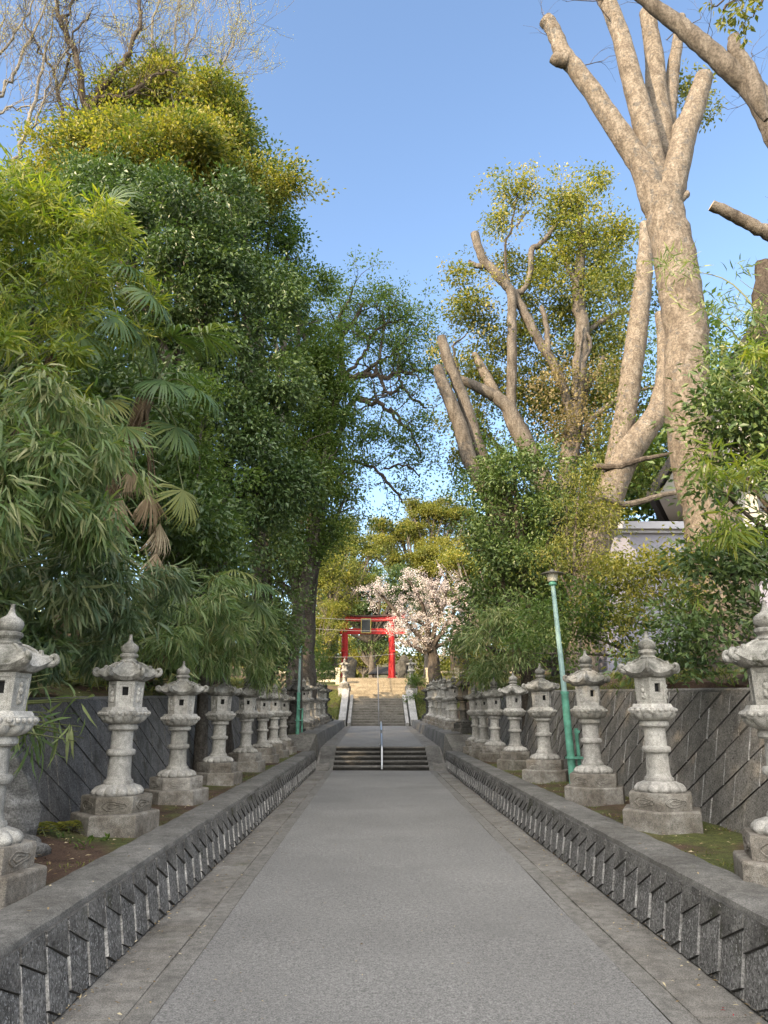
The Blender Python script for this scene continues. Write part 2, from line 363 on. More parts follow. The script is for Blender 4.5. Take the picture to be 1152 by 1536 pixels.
for s in (-1, 1):
    nm = 'left' if s < 0 else 'right'
    t = thing('low_kerb_wall', 'low mossy concrete kerb wall with diagonal block pattern along the %s edge of the path below the first steps' % nm, 'wall', (s*2.0, 10, 0), 'low kerb walls')
    mb = MB()
    pr = lambda y: [(1.94, -.15), (2.02, .455), (2.03, .485), (2.06, .5), (2.2, .507), (2.38, .50), (2.4, .2)]
    pr2 = lambda y: [(x+kx(y)-1.92, z) for x, z in pr(y)]
    sweep(mb, pr2, list(np.arange(-8, 23.6, .12)), s, 0, .005)
    mb.build('coping', [M['cap']], t, True)
    mb = MB()
    blocks(mb, s, lambda y, z, s=s: s*(kx(y)+.045+.135*z-.012), -2, 23.3, (0.0, 0), (.458, 0), .30, .31, .46, .010, .002, .005, False, .07, True)
    mb.build('block_face', [M['block'], M['pale'], M['joint'], M['agg']], t, False)
    # upper section
    t = thing('upper_kerb_wall', 'plain upper concrete kerb wall beside the sloping path on the %s, ending at the second stairs' % nm, 'wall', (s*1.9, 30, .6), 'upper kerb walls')
    mb = MB()
    def pr3(y):
        zt = lerp(y, [(23.7, .98), (39.8, 1.25)]); zb = pz(y)-.3; k = kx(y)
        return [(k+.0, zb), (k+.09, zt-.05), (k+.11, zt-.01), (k+.14, zt), (k+.62, zt+.02), (k+.64, zt-.6)]
    sweep(mb, pr3, list(np.arange(23.7, 39.9, .25)), s, 0, .008)
    mb.build('wall_body', [M['cap']], t, True)
    # wing joining the two levels
    mb = MB(); k = kx(23.6)
    mb.add([(s*(k+.05), 23.66, .3), (s*(k+.1), 23.72, .97), (s*(k+.62), 23.72, .97), (s*(k+.75), 23.0, .46), (s*(k+.28), 23.0, .46),
            (s*3.6, 23.72, .93), (s*3.6, 23.0, .46)], [(0, 1, 4), (1, 2, 3, 4), (2, 5, 6, 3)])
    mb.build('end_wing', [M['cap']], t, False)
    # rear retaining wall
    L0, L1 = -6, (30 if s > 0 else 28)
    t = thing('retaining_wall', 'tall %s retaining wall of diagonal concrete blocks behind the %s row of stone lanterns' % ('grey brown' if s > 0 else 'dark slate grey', nm), 'wall', (s*3.7, 12, .5), 'rear retaining walls')
    xb = 3.42; bat = .2; mb = MB()
    def prw(y, s=s): zt = topz(y, s); return [(xb+.02, .2), (xb+.02+bat*(zt-.5), zt-.02), (xb+.05+bat*(zt-.5), zt), (xb+.36+bat*(zt-.5), zt+.01), (xb+.4+bat*(zt-.5), .5)]
    sweep(mb, prw, list(np.arange(L0, L1+.1, .3)), s, 0, .004)
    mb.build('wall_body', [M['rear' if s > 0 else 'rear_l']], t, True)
    mb = MB(); a = topz(0, s)-(.0 if 0 else 0); b = .026
    blocks(mb, s, lambda y, z, s=s: s*(xb+.012+bat*(z-.5)), 0, L1, (.4, 0), (topz(7, s)-7*b-.03, b), .50, .36, .55, .013 if s > 0 else .008, .0045, .012 if s > 0 else .009, True)
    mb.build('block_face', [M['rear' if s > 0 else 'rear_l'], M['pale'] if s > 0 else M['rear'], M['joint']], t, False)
# ------------------------------------------------------------------ steps
def flight(name, label, x0, x1, y0, y1, z0, z1, n, mtop, mris, nose=.03, grp=None, jit=0):
    t = thing(name, label, 'steps', ((x0+x1)/2, y0, z0), grp)
    dy = (y1-y0)/n; dz = (z1-z0)/n
    for i in range(n):
        mb = MB(); ya = y0+dy*i; zt = z0+dz*(i+1)
        mb.box((x0, ya, z0-.3), (x1, y1 if i == n-1 else ya+dy+.05, zt-.035), 1)
        xm = (x0+x1)/2
        for a, b in ((x0, xm-.4), (xm-.397, x1)):
            mb.box((a, ya-.012, zt-.034), (b, (y1+.02) if i == n-1 else ya+dy+.04, zt), 0)
        mb.build('step', [mtop, mris], t, False)
    return t
M['step_sunlit'] = stone('sunlit_tone_step_stone', (.17,.145,.105), (.24,.205,.15), (.31,.27,.205), 2, 18, 90)  # sunlit warmth painted into the stone colour of the upper stairs
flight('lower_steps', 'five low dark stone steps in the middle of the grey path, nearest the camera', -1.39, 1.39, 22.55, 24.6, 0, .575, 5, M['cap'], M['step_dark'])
flight('middle_stairs', 'grey stone stair flight between pale side walls, above the sloping path', -1.4, 1.4, 39.7, 44.2, .95, 2.42, 11, M['step'], M['gutter'])
flight('upper_stairs', 'broad sunlit stair flight climbing to the red gate', -2.05, 2.05, 46.0, 52.1, 2.44, 3.9, 11, M['step_sunlit'], M['step_sunlit'])
for s in (-1, 1):   # inset ramps beside the lower steps
    mb = MB(); k = kx(23.5)
    mb.add([(s*1.39, 22.5, .002), (s*1.53, 22.5, .002), (s*1.53, 24.6, .6), (s*1.39, 24.6, .6)], [(0, 1, 2, 3)])
    mb.add([(s*1.53, 22.7, .02), (s*1.84, 22.7, .02), (s*1.84, 24.5, .6), (s*1.53, 24.5, .6)], [(0, 1, 2, 3)])
    mb.add([(s*1.39, 22.5, .002), (s*1.39, 24.6, .6), (s*1.39, 24.6, .0)], [(0, 1, 2)])
    tag(mb.build('step_ramp', M['cap'], None, False), 'sloping concrete ramp strip between the lower steps and the %s kerb wall' % ('left' if s < 0 else 'right'), 'ramp', 'ramps beside the lower steps')
    t = thing('stair_side_wall', 'pale concrete side wall on the %s of the middle stair flight' % ('left' if s < 0 else 'right'), 'wall', (s*1.6, 39.7, .95), 'stair side walls')
    mb = MB()
    for (xa, xb2, dz) in ((1.42, 1.60, .22), (1.68, 2.05, .50)):
        a, b = sorted((s*xa, s*xb2))
        mb.add([(a, 39.6, .6), (b, 39.6, .6), (b, 44.6, .6), (a, 44.6, .6), (a, 39.6, .97+dz*.6), (b, 39.6, .97+dz*.6), (b, 44.4, 2.42+dz), (a, 44.4, 2.42+dz)],
               [(0, 1, 5, 4), (1, 2, 6, 5), (2, 3, 7, 6), (3, 0, 4, 7), (4, 5, 6, 7)])
    a, b = sorted((s*1.60, s*1.68)); mb.box((a, 39.7, .5), (b, 44.4, .9))
    mb.build('stringer', M['white_stone'], t, False, .015)
    mb = MB(); a, b = sorted((s*1.66, s*2.3)); mb.box((a, 44.35, 1.5), (b, 45.3, 2.98)); mb.build('pedestal', M['white_stone'], t, False, .02)
# handrails
def rail(name, label, x, pts, posts, m, r=.024):
    t = thing(name, label, 'handrail', (x, pts[0][0], pts[0][1]-.8), 'centre handrails')
    mb = MB(); mb.tube([(x, y, z) for y, z in pts], r, 10); mb.build('rail', m, t)
    for y, z0, z1 in posts:
        mb = MB(); mb.tube([(x, y, z0), (x, y, z1)], r*.9, 8); mb.lathe([(.0, 0), (.06, 0), (.06, .012), (.03, .02), (0, .02)], 14, (x, y, z0)); mb.build('post', m, t)
rail('handrail', 'short shiny steel handrail in the middle of the low dark steps', .02, [(22.3, .05), (22.35, .6), (22.45, .7), (24.7, 1.26), (25.6, 1.30)], [(23.6, .3, 1.1), (25.55, .6, 1.30)], M['steel'], .03)
rail('handrail', 'slim grey handrail running up the middle stair flight', .02, [(39.3, 1.0), (39.3, 1.68), (39.5, 1.78), (44.2, 3.25), (45.2, 3.28)], [(41.9, 1.6, 2.5), (45.1, 2.45, 3.28)], M['wire'])
rail('handrail', 'slim handrail dividing the broad sunlit upper stairs', .02, [(46.0, 2.5), (46.0, 3.2), (46.2, 3.3), (52.2, 4.75), (52.9, 4.75)], [(49, 3.1, 4.0), (52.8, 3.9, 4.75)], M['wire'])
# ------------------------------------------------------------------ stone lantern
def hexr(a, rot=0):
    q = (a-rot) % (PI/3); return math.cos(PI/6)/math.cos(q-PI/6)     # 1 at the corner (angle rot), .866 mid-side
def lantern_parts(mats):
    main, roofm, basem = mats; parts = []
    def hexprism(mb, prof, jit=0, mi=0):
        V = []; n = 6
        for r, z in prof:
            for i in range(6): V.append((r*math.cos(i*PI/3), r*math.sin(i*PI/3), z))
        F = [(j*6+i, j*6+(i+1) % 6, (j+1)*6+(i+1) % 6, (j+1)*6+i) for j in range(len(prof)-1) for i in range(6)]
        F += [tuple(range(6))[::-1], tuple((len(prof)-1)*6+i for i in range(6))]; mb.add(V, F, mi)
    mb = MB(); hexprism(mb, [(.45, -.12), (.445, .145), (.432, .16)]); parts.append(('base_step', mb, basem, False, .006, []))
    mb = MB(); hexprism(mb, [(.345, .161), (.352, .30), (.338, .318)])
    for i in range(6):      # carved cartouche in relief on each side
        a = i*PI/3+PI/6; ap = .350*.866+.001
        for q in range(2):
            pts = []
            for k in range(13):
                w = 2*PI*k/12; lx = .115*math.cos(w)*(1 if q == 0 else .55)+(0); lz_ = .236+.038*math.sin(w)*(1+.35*math.cos(3*w))*(1 if q == 0 else .45)
                pts.append((ap*math.cos(a)-lx*math.sin(a), ap*math.sin(a)+lx*math.cos(a), lz_))
            mb.tube(pts, .006, 5, False)
    parts.append(('plinth', mb, basem, True, 0, []))
    mb = MB()
    mb.lathe([(.0, .318), (.285, .318), (.30, .33), (.305, .345), (.295, .365), (.265, .39), (.225, .41), (.195, .42), (.0, .42)], 96, mod=lambda a, t: .93+.17*abs(math.sin(6*a))**.7*(1 if .1 < t < .7 else .3))
    mb.lathe([(.0, .41), (.185, .41), (.19, .435), (.178, .455), (.0, .455)], 32)
    parts.append(('lotus_base', mb, main, True, 0, []))
    mb = MB()
    mb.lathe([(0, .45), (.152, .45), (.143, .47), (.134, .50), (.129, .68), (.132, .69), (.158, .695), (.168, .71), (.168, .735), (.158, .75), (.132, .755), (.128, .765), (.124, .94), (.0, .94)], 32)
    parts.append(('post', mb, main, True, 0, []))
    mb = MB()
    mb.lathe([(0, .94), (.155, .94), (.172, .955), (.172, .985), (.155, 1.0), (0, 1.0)], 32)
    mb.lathe([(0, 1.0), (.165, 1.0), (.205, 1.02), (.24, 1.05), (.25, 1.075), (.0, 1.075)], 72, mod=lambda a, t: .95+.15*abs(math.sin(6*a))**.7*(1 if .2 < t < .9 else 0))
    hexprism(mb, [(.285, 1.075), (.295, 1.085), (.295, 1.13), (.265, 1.14), (.245, 1.17)])
    for i in range(6):
        for q in range(4):
            a0 = i*PI/3; a1 = a0+PI/3; tt = (q+.5)/4
            p0 = np.array([math.cos(a0), math.sin(a0)]); p1 = np.array([math.cos(a1), math.sin(a1)]); p = (p0*(1-tt)+p1*tt)*.297
            mb.lathe([(0, -.02), (.02, -.014), (.027, 0), (.02, .014), (0, .02)], 8, (p[0], p[1], 1.108))
    parts.append(('platform', mb, main, True, 0, []))
    # fire box
    mb = MB(); wins = []; z0, z1 = 1.17, 1.43; r0, r1 = .20, .215
    def FP(i, u, z, d=0):      # point on face i; u -1..1, inward depth d
        r = r0+(r1-r0)*(z-z0)/(z1-z0); a0, a1 = i*PI/3, (i+1)*PI/3
        p0 = np.array([math.cos(a0), math.sin(a0)])*r; p1 = np.array([math.cos(a1), math.sin(a1)])*r
        p = p0+(p1-p0)*(u+1)/2; n = (p0+p1); n = n/np.linalg.norm(n); p = p-n*d; return (p[0], p[1], z)
    def frame(i, U, Z, d0, d1):   # outer rect at depth d0 to inner rect at depth d1
        (ua, ub, uc, ud), (za, zb, zc, zd) = U, Z
        O = [FP(i, ua, za, d0), FP(i, ud, za, d0), FP(i, ud, zd, d0), FP(i, ua, zd, d0)]; I = [FP(i, ub, zb, d1), FP(i, uc, zb, d1), FP(i, uc, zc, d1), FP(i, ub, zc, d1)]
        mb.add(O+I, [(0, 1, 5, 4), (1, 2, 6, 5), (2, 3, 7, 6), (3, 0, 4, 7)])
    for i in range(6):
        frame(i, (-1, -.72, .72, 1), (z0, 1.20, 1.40, z1), 0, 0); frame(i, (-.72, -.66, .66, .72), (1.20, 1.206, 1.394, 1.40), 0, .007)
        if i % 2 == 0:
            frame(i, (-.66, -.34, .34, .66), (1.206, 1.285, 1.375, 1.394), .007, .007); frame(i, (-.34, -.32, .32, .34), (1.285, 1.29, 1.37, 1.375), .007, .05)
            w = MB(); w.add([FP(i, -.34, 1.285, .055), FP(i, .34, 1.285, .055), FP(i, .34, 1.375, .055), FP(i, -.34, 1.375, .055)], [(0, 1, 2, 3)]); wins.append(('window', w))
        else:
            mb.add([FP(i, -.66, 1.206, .007), FP(i, .66, 1.206, .007), FP(i, .66, 1.394, .007), FP(i, -.66, 1.394, .007)], [(0, 1, 2, 3)])
            for (u, z, rr, h) in ((0, 1.35, .022, .02), (.0, 1.305, .03, .03), (-.15, 1.26, .018, .045), (.2, 1.25, .02, .035), (0, 1.235, .03, .02)):
                c = FP(i, u, z, .006); mb.lathe([(0, -h), (rr*.7, -h*.7), (rr, 0), (rr*.7, h*.7), (0, h)], 8, c)
    mb.add([FP(i, -1, z1) for i in range(6)], [tuple(range(6))])
    parts.append(('fire_box', mb, main, False, 0, wins))
    # roof
    mb = MB()
    def roof(a, t):
        q = (a % (PI/3)); dcorner = min(q, PI/3-q); c = math.exp(-(dcorner/.20)**2); ridge = math.exp(-(dcorner/.055)**2)
        if t <= .8:
            tt = t/.8; r = .085+tt*(.285-.085)*hexr(a)**.8 if tt > 0 else .085; r = .085+(.29*hexr(a)**.9-.085)*tt+.05*c*tt**3
            z = 1.475+.155*(1-tt**1.15)**.72+.05*c*tt**2.5+.014*ridge*(tt > .1)*tt
        else:
            k = (t-.8)/.2; r = (.29*hexr(a)**.9+.05*c)*(1-k*.42); r = r+(.004 if k < .3 else 0); z = 1.475+.05*c*(1-k)-.032-(.013*k)
            if t < .84: z += .0
        return (r*math.cos(a), r*math.sin(a), z)
    mb.surf(roof, 72, 16, 0, True, True)
    for i in range(6):
        a = i*PI/3; pts = []; rad = []
        for k in range(12):
            w = -1.5+k*.52; rr = .034*(1-k*.05); cx, cz = .335, 1.535
            pts.append(((cx+rr*math.cos(w))*math.cos(a), (cx+rr*math.cos(w))*math.sin(a), cz+rr*math.sin(w))); rad.append(.026-.0012*k)
        mb.tube([(.25*math.cos(a), .25*math.sin(a), 1.497)]+pts, [.02]+rad, 8)
        mb.tube([(r_*math.cos(a), r_*math.sin(a), z_) for r_, z_ in ((.09, 1.634), (.15, 1.615), (.2, 1.585), (.235, 1.55), (.25, 1.56), (.245, 1.585), (.225, 1.59))], [.008, .012, .016, .021, .022, .018, .01], 7)
    parts.append(('roof', mb, roofm, True, 0, []))
    mb = MB()
    mb.lathe([(0, 1.625), (.085, 1.625), (.09, 1.64), (.07, 1.66), (.07, 1.668), (0, 1.668)], 24)
    mb.lathe([(0, 1.668), (.07, 1.668), (.085, 1.69), (.083, 1.712), (.07, 1.722), (0, 1.722)], 64, mod=lambda a, t: 1+.08*abs(math.sin(5*a))*(1 if .2 < t < .8 else 0))
    mb.lathe([(0, 1.722), (.06, 1.722), (.08, 1.742), (.088, 1.77), (.082, 1.797), (.06, 1.818), (.035, 1.834), (.022, 1.855), (.016, 1.885), (.014, 1.912), (.019, 1.92), (0, 1.922)], 28)
    parts.append(('finial', mb, roofm, True, 0, []))
    return parts
def make_lantern(mats, dark=False):
    t = thing('stone_lantern', 'x', 'stone lantern')
    FAC = {'base_step': .96, 'plinth': .98, 'lotus_base': .78, 'post': .86, 'platform': .87, 'fire_box': .84, 'roof': .92, 'finial': 1.04}
    for nm, mb, m, smth, bev, subs in lantern_parts(mats):
        for q in [mb]+[x[1] for x in subs]: q.v = [(a*FAC[nm], b*FAC[nm], c*1.02) for a, b, c in q.v]
        o = mb.build(nm, m, t, smth, bev)
        for sn, sb in subs: sb.build(sn, M['dark'], o, False)
    return t
def copy_tree(o, parent=None):
    c = o.copy(); COL.objects.link(c)
    if parent: c.parent = parent
    for ch in list(o.children): copy_tree(ch, c)
    return c
LG = make_lantern((M['lantern'], M['lantern_roof'], M['lantern_base'])); LD = make_lantern((M['lantern_dark'],)*3)
used = {}
ORD = ['nearest', 'second', 'third', 'fourth', 'fifth', 'sixth', 'seventh', 'eighth', 'ninth', 'tenth', 'eleventh', 'twelfth']
def place_lantern(x, y, z, rz, sc, label, grp, dark=False, tilt=(0, 0)):
    src = LD if dark else LG
    if dark not in used: used[dark] = 1; o = src
    else: o = copy_tree(src)
    o.location = (x, y, z); o.rotation_euler = (tilt[0], tilt[1], rz); sc_ = sc if hasattr(sc, '__len__') else (sc,)*3
    o.scale = sc_; tag(o, label, 'stone lantern', grp)
rowR = [(2.72, 5.55), (2.74, 8.05), (2.74, 10.45), (2.76, 13.45), (2.76, 16.25), (2.77, 19.0), (2.78, 21.0), (2.8, 22.7)]
rowL = [(-2.78, 5.28), (-2.78, 7.95), (-2.80, 10.35), (-2.82, 13.1), (-2.85, 16.0), (-2.86, 18.4), (-2.86, 20.5), (-2.86, 22.5)]
ends = {0: ', cut by the edge of the photo', 7: ', last one before the steps'}
note = {('left', 1): ' in front of the bare slate wall', ('right', 1): ' beside the mossy patch', ('right', 2): ' right of the lamp post', ('right', 3): ' left of the lamp post', ('left', 2): ' under the drooping bamboo'}
for side, row in (('right', rowR), ('left', rowL)):
    for i, (x, y) in enumerate(row):
        lab = '%s pale stone lantern in the %s lower row%s%s' % (ORD[i], side, note.get((side, i), ''), ends.get(i, ''))
        h = 1.0 if side == 'right' else [.965, .97, .91, .945, .965, .95, .975, .97][i]
        wd = 1.0 if side == 'right' else .99
        place_lantern(x, y, .5 if i else .46, random.uniform(-.06, .06)+(.30 if side == 'left' else .18), (wd, wd, h), lab, 'stone lanterns in the lower rows', tilt=(random.uniform(-.012, .012), random.uniform(-.012, .012)))
k = 0
for i in range(9):   # upper right: first a dark one
    y = 25.3+i*1.55; dark = i in (0, 8); x = 2.62-(i > 0)*.02*i
    lab = ('blackened stone lantern at the %s end of the upper right row' % ('near' if i == 0 else 'far')) if dark else '%s pale stone lantern in the upper right row beyond the low steps' % ORD[i]
    place_lantern(x+(.12 if i == 0 else 0), y, lz(y)+.02, .2, (1, 1, random.uniform(.95, 1.02)), lab, 'stone lanterns in the upper rows', dark)
for i in range(9):
    y = 25.4+i*1.5; dark = i in (0, 8); x = -2.72+(i > 0)*.015*i
    lab = ('blackened stone lantern at the %s end of the upper left row' % ('near' if i == 0 else 'far')) if dark else '%s pale stone lantern in the upper left row beyond the low steps' % ORD[i]
    place_lantern(x-(.15 if i == 0 else 0), y, lz(y)+.02, .3, (1, 1, random.uniform(.93, 1.0)), lab, 'stone lanterns in the upper rows', dark)
for s in (-1, 1):
    place_lantern(s*1.98, 44.85, 2.98, .2, (.92, .92, .92), 'white stone lantern on the %s pedestal at the top of the middle stairs' % ('left' if s < 0 else 'right'), 'pair of lanterns flanking the stairs')
# ------------------------------------------------------------------ lamp posts
def lamp_post(x, y, z, H, lean, label, rz):
    t = thing('lamp_post', label, 'lamp post', (x, y, z), 'green lamp posts')
    top = (x+lean, y, z+H-.25); mid = (x+lean*.42, y, z+H*.42)
    mb = MB(); mb.tube([(x, y, z-.2), mid], [.058, .054], 20); mb.tube([mid, (mid[0]+.002, y, mid[2]+.04)], [.062, .062], 20)
    mb.tube([(x+.13, y+.06, z-.1), (x+.13+lean*.25, y+.06, z+H*.27)], .028, 10)
    mb.box((x+.03, y-.12, z+H*.25), (x+.10, y-.05, z+H*.25+.04)); mb.box((x-.075+lean*.15, y-.08, z+H*.14), (x+.165+lean*.15, y+.05, z+H*.14+.03))
    mb.build('lower_pole', M['mint'], t)
    mb = MB(); mb.tube([mid, top], [.042, .034], 18); mb.build('upper_pole', M['mint_pale'], t)
    mb = MB(); mb.lathe([(0, -.02), (.04, -.02), (.06, 0), (.06, .03), (.035, .05), (0, .05)], 24, top); mb.build('collar', M['mint'], t)
    mb = MB(); mb.lathe([(0, .05), (.07, .05), (.095, .17), (.0, .17)], 24, top); mb.build('lamp_glass', M['lamp_glass'], t)
    mb = MB(); mb.lathe([(0, .165), (.175, .165), (.178, .178), (.10, .20), (.03, .222), (.03, .24), (0, .25)], 32, top); mb.build('lamp_cap', M['lamp_metal'], t)
b = P(862, 1186, 11.5)
lamp_post(b[0], 11.5, .48, 3.32, -.14, 'leaning green lamp post with pale upper pole and flat cap on the right ledge', 0)
lamp_post(-2.62, 24.3, .95, 2.95, .02, 'green lamp post among the lanterns at the left of the low steps', 0)
# ------------------------------------------------------------------ torii gate
TY = 56.0
a = P(516, 1013, TY); bR = P(588, 1013, TY); xl, xr = a[0], bR[0]; zg = pz(TY)+.03
t = thing('red_gate', 'vermilion wooden shrine gate with dark plaque at the top of the stairs', 'shrine gate', ((xl+xr)/2, TY, zg))
hn = P(550, 947, TY)[2]; hk = P(550, 930, TY)[2]
for x in (xl, xr):
    mb = MB(); mb.tube([(x+(.05 if x == xl else -.0), TY, zg), (x, TY, hk-.1)], [.27, .23], 24); mb.lathe([(0, 0), (.4, 0), (.4, .2), (.3, .3), (0, .3)], 20, (x, TY, zg)); mb.build('pillar', M['red'], t)
    for dy in (-1.3, 1.3):
        mb = MB(); mb.tube([(x+.03, TY+dy, zg), (x, TY+dy, zg+2.0)], .15, 16); mb.box((x-.2, TY+dy-.2, zg+2.0), (x+.2, TY+dy+.2, zg+2.1)); mb.build('support_post', M['red'], t)
    mb = MB(); mb.box((x-.07, TY-1.5, zg+1.5), (x+.07, TY+1.5, zg+1.7)); mb.build('support_beam', M['red'], t, False, .01)
mb = MB(); mb.box((xl-1.0, TY-.12, hn-.22), (xr+1.0, TY+.12, hn+.2)); mb.build('tie_beam', M['red'], t, False, .02)
def curved(mb, z0, h, over, w):
    n = 24
    for i in range(n):
        def zz(u): return z0+.28*abs(u)**2.5
        u0, u1 = -1+2*i/n, -1+2*(i+1)/n; xc = (xl+xr)/2; hw = (xr-xl)/2+over
        A = [(xc+u0*hw, TY-w, zz(u0)), (xc+u1*hw, TY-w, zz(u1)), (xc+u1*hw, TY+w, zz(u1)), (xc+u0*hw, TY+w, zz(u0))]
        B = [(p[0], p[1], p[2]+h) for p in A]
        mb.add(A+B, [(0,3,2,1), (4,5,6,7), (0,1,5,4), (2,3,7,6)]+([(3,0,4,7)] if i == 0 else [])+([(1,2,6,5)] if i == n-1 else []))
mb = MB(); curved(mb, hk-.12, .33, 1.0, .2); mb.build('lintel', M['red'], t, False)
mb = MB(); curved(mb, hk+.215, .12, 1.1, .32); mb.build('lintel_cap', M['red_dark'], t, False)
pc = P(549, 939, TY-.2); mb = MB(); mb.box((pc[0]-.34, TY-.32, pc[2]-.5), (pc[0]+.34, TY-.24, pc[2]+.5)); pl = mb.build('plaque', M['glass'], t, False)
mb = MB()
for lo, hi in (((-.38, -.55), (.38, -.49)), ((-.38, .49), (.38, .55)), ((-.38, -.49), (-.32, .49)), ((.32, -.49), (.38, .49))):
    mb.box((pc[0]+lo[0], TY-.38, pc[2]+lo[1]), (pc[0]+hi[0], TY-.325, pc[2]+hi[1]))
mb.build('frame', M['gold'], pl, False)
# cables across
for i, (pa, pb, y) in enumerate([((380, 916), (700, 921), 50), ((380, 932), (700, 938), 50), ((380, 975), (640, 974), 51), ((300, 905), (760, 880), 60)]):
    A, B = P(*pa, y), P(*pb, y); mb = MB()
    mb.tube([A+(B-A)*q/10+np.array([0, 0, -.5*(1-(q/5-1)**2)]) for q in range(11)], .014, 5)
    tag(mb.build('overhead_cable', M['wire']), ['thin cable strung above the red gate lintel', 'thin cable strung in front of the gate lintel', 'lowest thin cable crossing below the tie beam of the gate', 'highest thin cable strung among the trees behind the gate'][i], 'cable', 'overhead cables')
# fences on top, boulders, monuments, low roof
def rail_fence(x0, x1, y, z, label):
    t = thing('concrete_fence', label, 'fence', ((x0+x1)/2, y, z), 'cream concrete fences')
    n = max(2, int(abs(x1-x0)/1.5)+1)
    for i in range(n):
        x = x0+(x1-x0)*i/(n-1); mb = MB(); mb.box((x-.13, y-.13, z-.8), (x+.13, y+.13, z+1.35)); mb.box((x-.16, y-.16, z+1.35), (x+.16, y+.16, z+1.45)); mb.build('post', M['fence_c'], t, False, .01)
    for h in (.55, 1.1):
        mb = MB(); mb.box((min(x0, x1), y-.07, z+h), (max(x0, x1), y+.07, z+h+.16)); mb.build('rail', M['fence_c'], t, False, .01)
rail_fence(-2.6, -7.2, 49.5, 3.0, 'cream concrete post and rail fence left of the sunlit stairs')
rail_fence(3.3, 9.0, 49.5, 3.0, 'cream concrete post and rail fence right of the sunlit stairs, under the cherry')
def rockmesh(name, c, rad, m, seed, fl=1, tf=None):
    r2 = np.random.default_rng(seed); mb = MB(); k = r2.normal(0, 1, (6, 3)); ph = r2.uniform(0, 6, 6)
    def fn(a, t):
        b = PI*t; d = np.array([math.sin(b)*math.cos(a), math.sin(b)*math.sin(a), math.cos(b)])
        s = 1+sum(.07*math.sin(3*(d@k[i])+ph[i]) for i in range(6))
        d2 = np.sign(d)*np.abs(d)**.75; p = d2*s*np.array(rad)
        if tf is not None: p = tf@p
        return tuple(np.array(c)+p)
    mb.surf(fn, 32, 20); return mb
for px, s in ((527, -1), (604, 1)):
    c = P(px, 985, 53.5); mb = rockmesh('', (c[0], 53.5, 4.6), (.36, .25, .85), None, 5+s)
    tag(mb.build('stone_monument', M['lantern_dark']), 'dark upright stone monument beside the %s gate pillar' % ('left' if s < 0 else 'right'), 'monument', 'dark stones beside the gate')
bx = P(575, 1008, 66); t = thing('low_pavilion', 'small dark roofed pavilion seen low through the gate', 'pavilion', (bx[0], 66, 4))
mb = MB()
for sx in (-.9, .9):
    for sy in (-.8, .8): mb.box((bx[0]+sx-.08, 66+sy-.08, 3.9), (bx[0]+sx+.08, 66+sy+.08, 4.9))
mb.build('posts', M['bark_dark'], t, False)
mb = MB(); mb.add([(bx[0]-1.3, 64.8, 4.85), (bx[0]+1.3, 64.8, 4.85), (bx[0]+1.3, 67.2, 4.85), (bx[0]-1.3, 67.2, 4.85), (bx[0]-.6, 66, 5.5), (bx[0]+.6, 66, 5.5)], [(0,1,5,4), (2,3,4,5), (1,2,5), (3,0,4), (0,3,2,1)]); mb.build('roof', M['tile'], t, False)
# stone slab leaning on the left, small boulder
tf = np.array(Matrix.Rotation(R(-28), 3, 'Y') @ Matrix.Rotation(R(18), 3, 'Z'))
mb = rockmesh('', (-3.62, 6.75, 1.05), (.34, .22, .78), None, 21, tf=tf)
tag(mb.build('rock_slab', M['rock']), 'grey layered rock slab leaning against the left wall beside the nearest lantern', 'rock')
mb = rockmesh('', (-3.25, 6.6, .5), (.36, .2, .12), None, 31)
tag(mb.build('boulder', M['rock']), 'flat grey boulder half buried in the brown soil by the leaning slab', 'rock')
# ------------------------------------------------------------------ buildings on the right
Yb = 19.0; A = P(888, 785, Yb); B_ = P(1040, 785, Yb); wz = P(900, 838, Yb)[2]
t = thing('low_outbuilding', 'flat roofed lavender grey outbuilding behind the shrubs on the right', 'building', (A[0], Yb, 2))
mb = MB(); mb.box((A[0]+.12, Yb, 2), (B_[0]+2.0, Yb+4, A[2]-.28)); mb.build('wall', M['plaster'], t, False)
mb = MB(); mb.box((A[0], Yb-.25, A[2]-.2), (B_[0]+2.2, Yb+4.2, A[2])); mb.box((A[0]+.06, Yb-.12, A[2]-.28), (B_[0]+2.1, Yb+4.1, A[2]-.201)); mb.build('roof', M['trim'], t, False, .01)
mb = MB(); mb.box((A[0]+1.9, Yb-.03, 2.6), (A[0]+3.0, Yb-.002, 4.2)); w = mb.build('window', M['glass'], t, False)
mb = MB(); mb.box((A[0]+1.8, Yb-.06, 4.2), (A[0]+3.1, Yb-.001, 4.3)); mb.box((A[0]+1.8, Yb-.06, 2.5), (A[0]+3.1, Yb-.001, 2.6)); mb.build('frame', M['trim'], w, False)
Yg = 21.0; C0 = P(982, 750, Yg); C1 = P(1052, 640, Yg)
hx0, hz0 = C0[0], C0[2]; slope = (C1[2]-C0[2])/(C1[0]-C0[0]); rx = hx0+3.6; rzt = hz0+slope*3.6
t = thing('gabled_house', 'house gable with dark steep roof edge and cream wall behind the big pale trunk', 'house', (hx0, Yg, 2))
mb = MB()
wx0, wx1 = hx0+2.2, 2*rx-hx0-2.2
mb.box((wx0, Yg, 2), (wx1, Yg+7, hz0+.02)); mb.build('wall', M['plaster_w'], t, False)
mb = MB(); A_ = [(hx0+.12, hz0+.02), (2*rx-hx0-.12, hz0+.02), (rx, rzt-.15)]
mb.add([(x, Yg-.3, z) for x, z in A_]+[(x, Yg+7, z) for x, z in A_], [(0, 1, 2), (5, 4, 3), (0, 3, 4, 1), (1, 4, 5, 2), (2, 5, 3, 0)]); mb.build('gable', M['plaster_w'], t, False)
mb = MB()
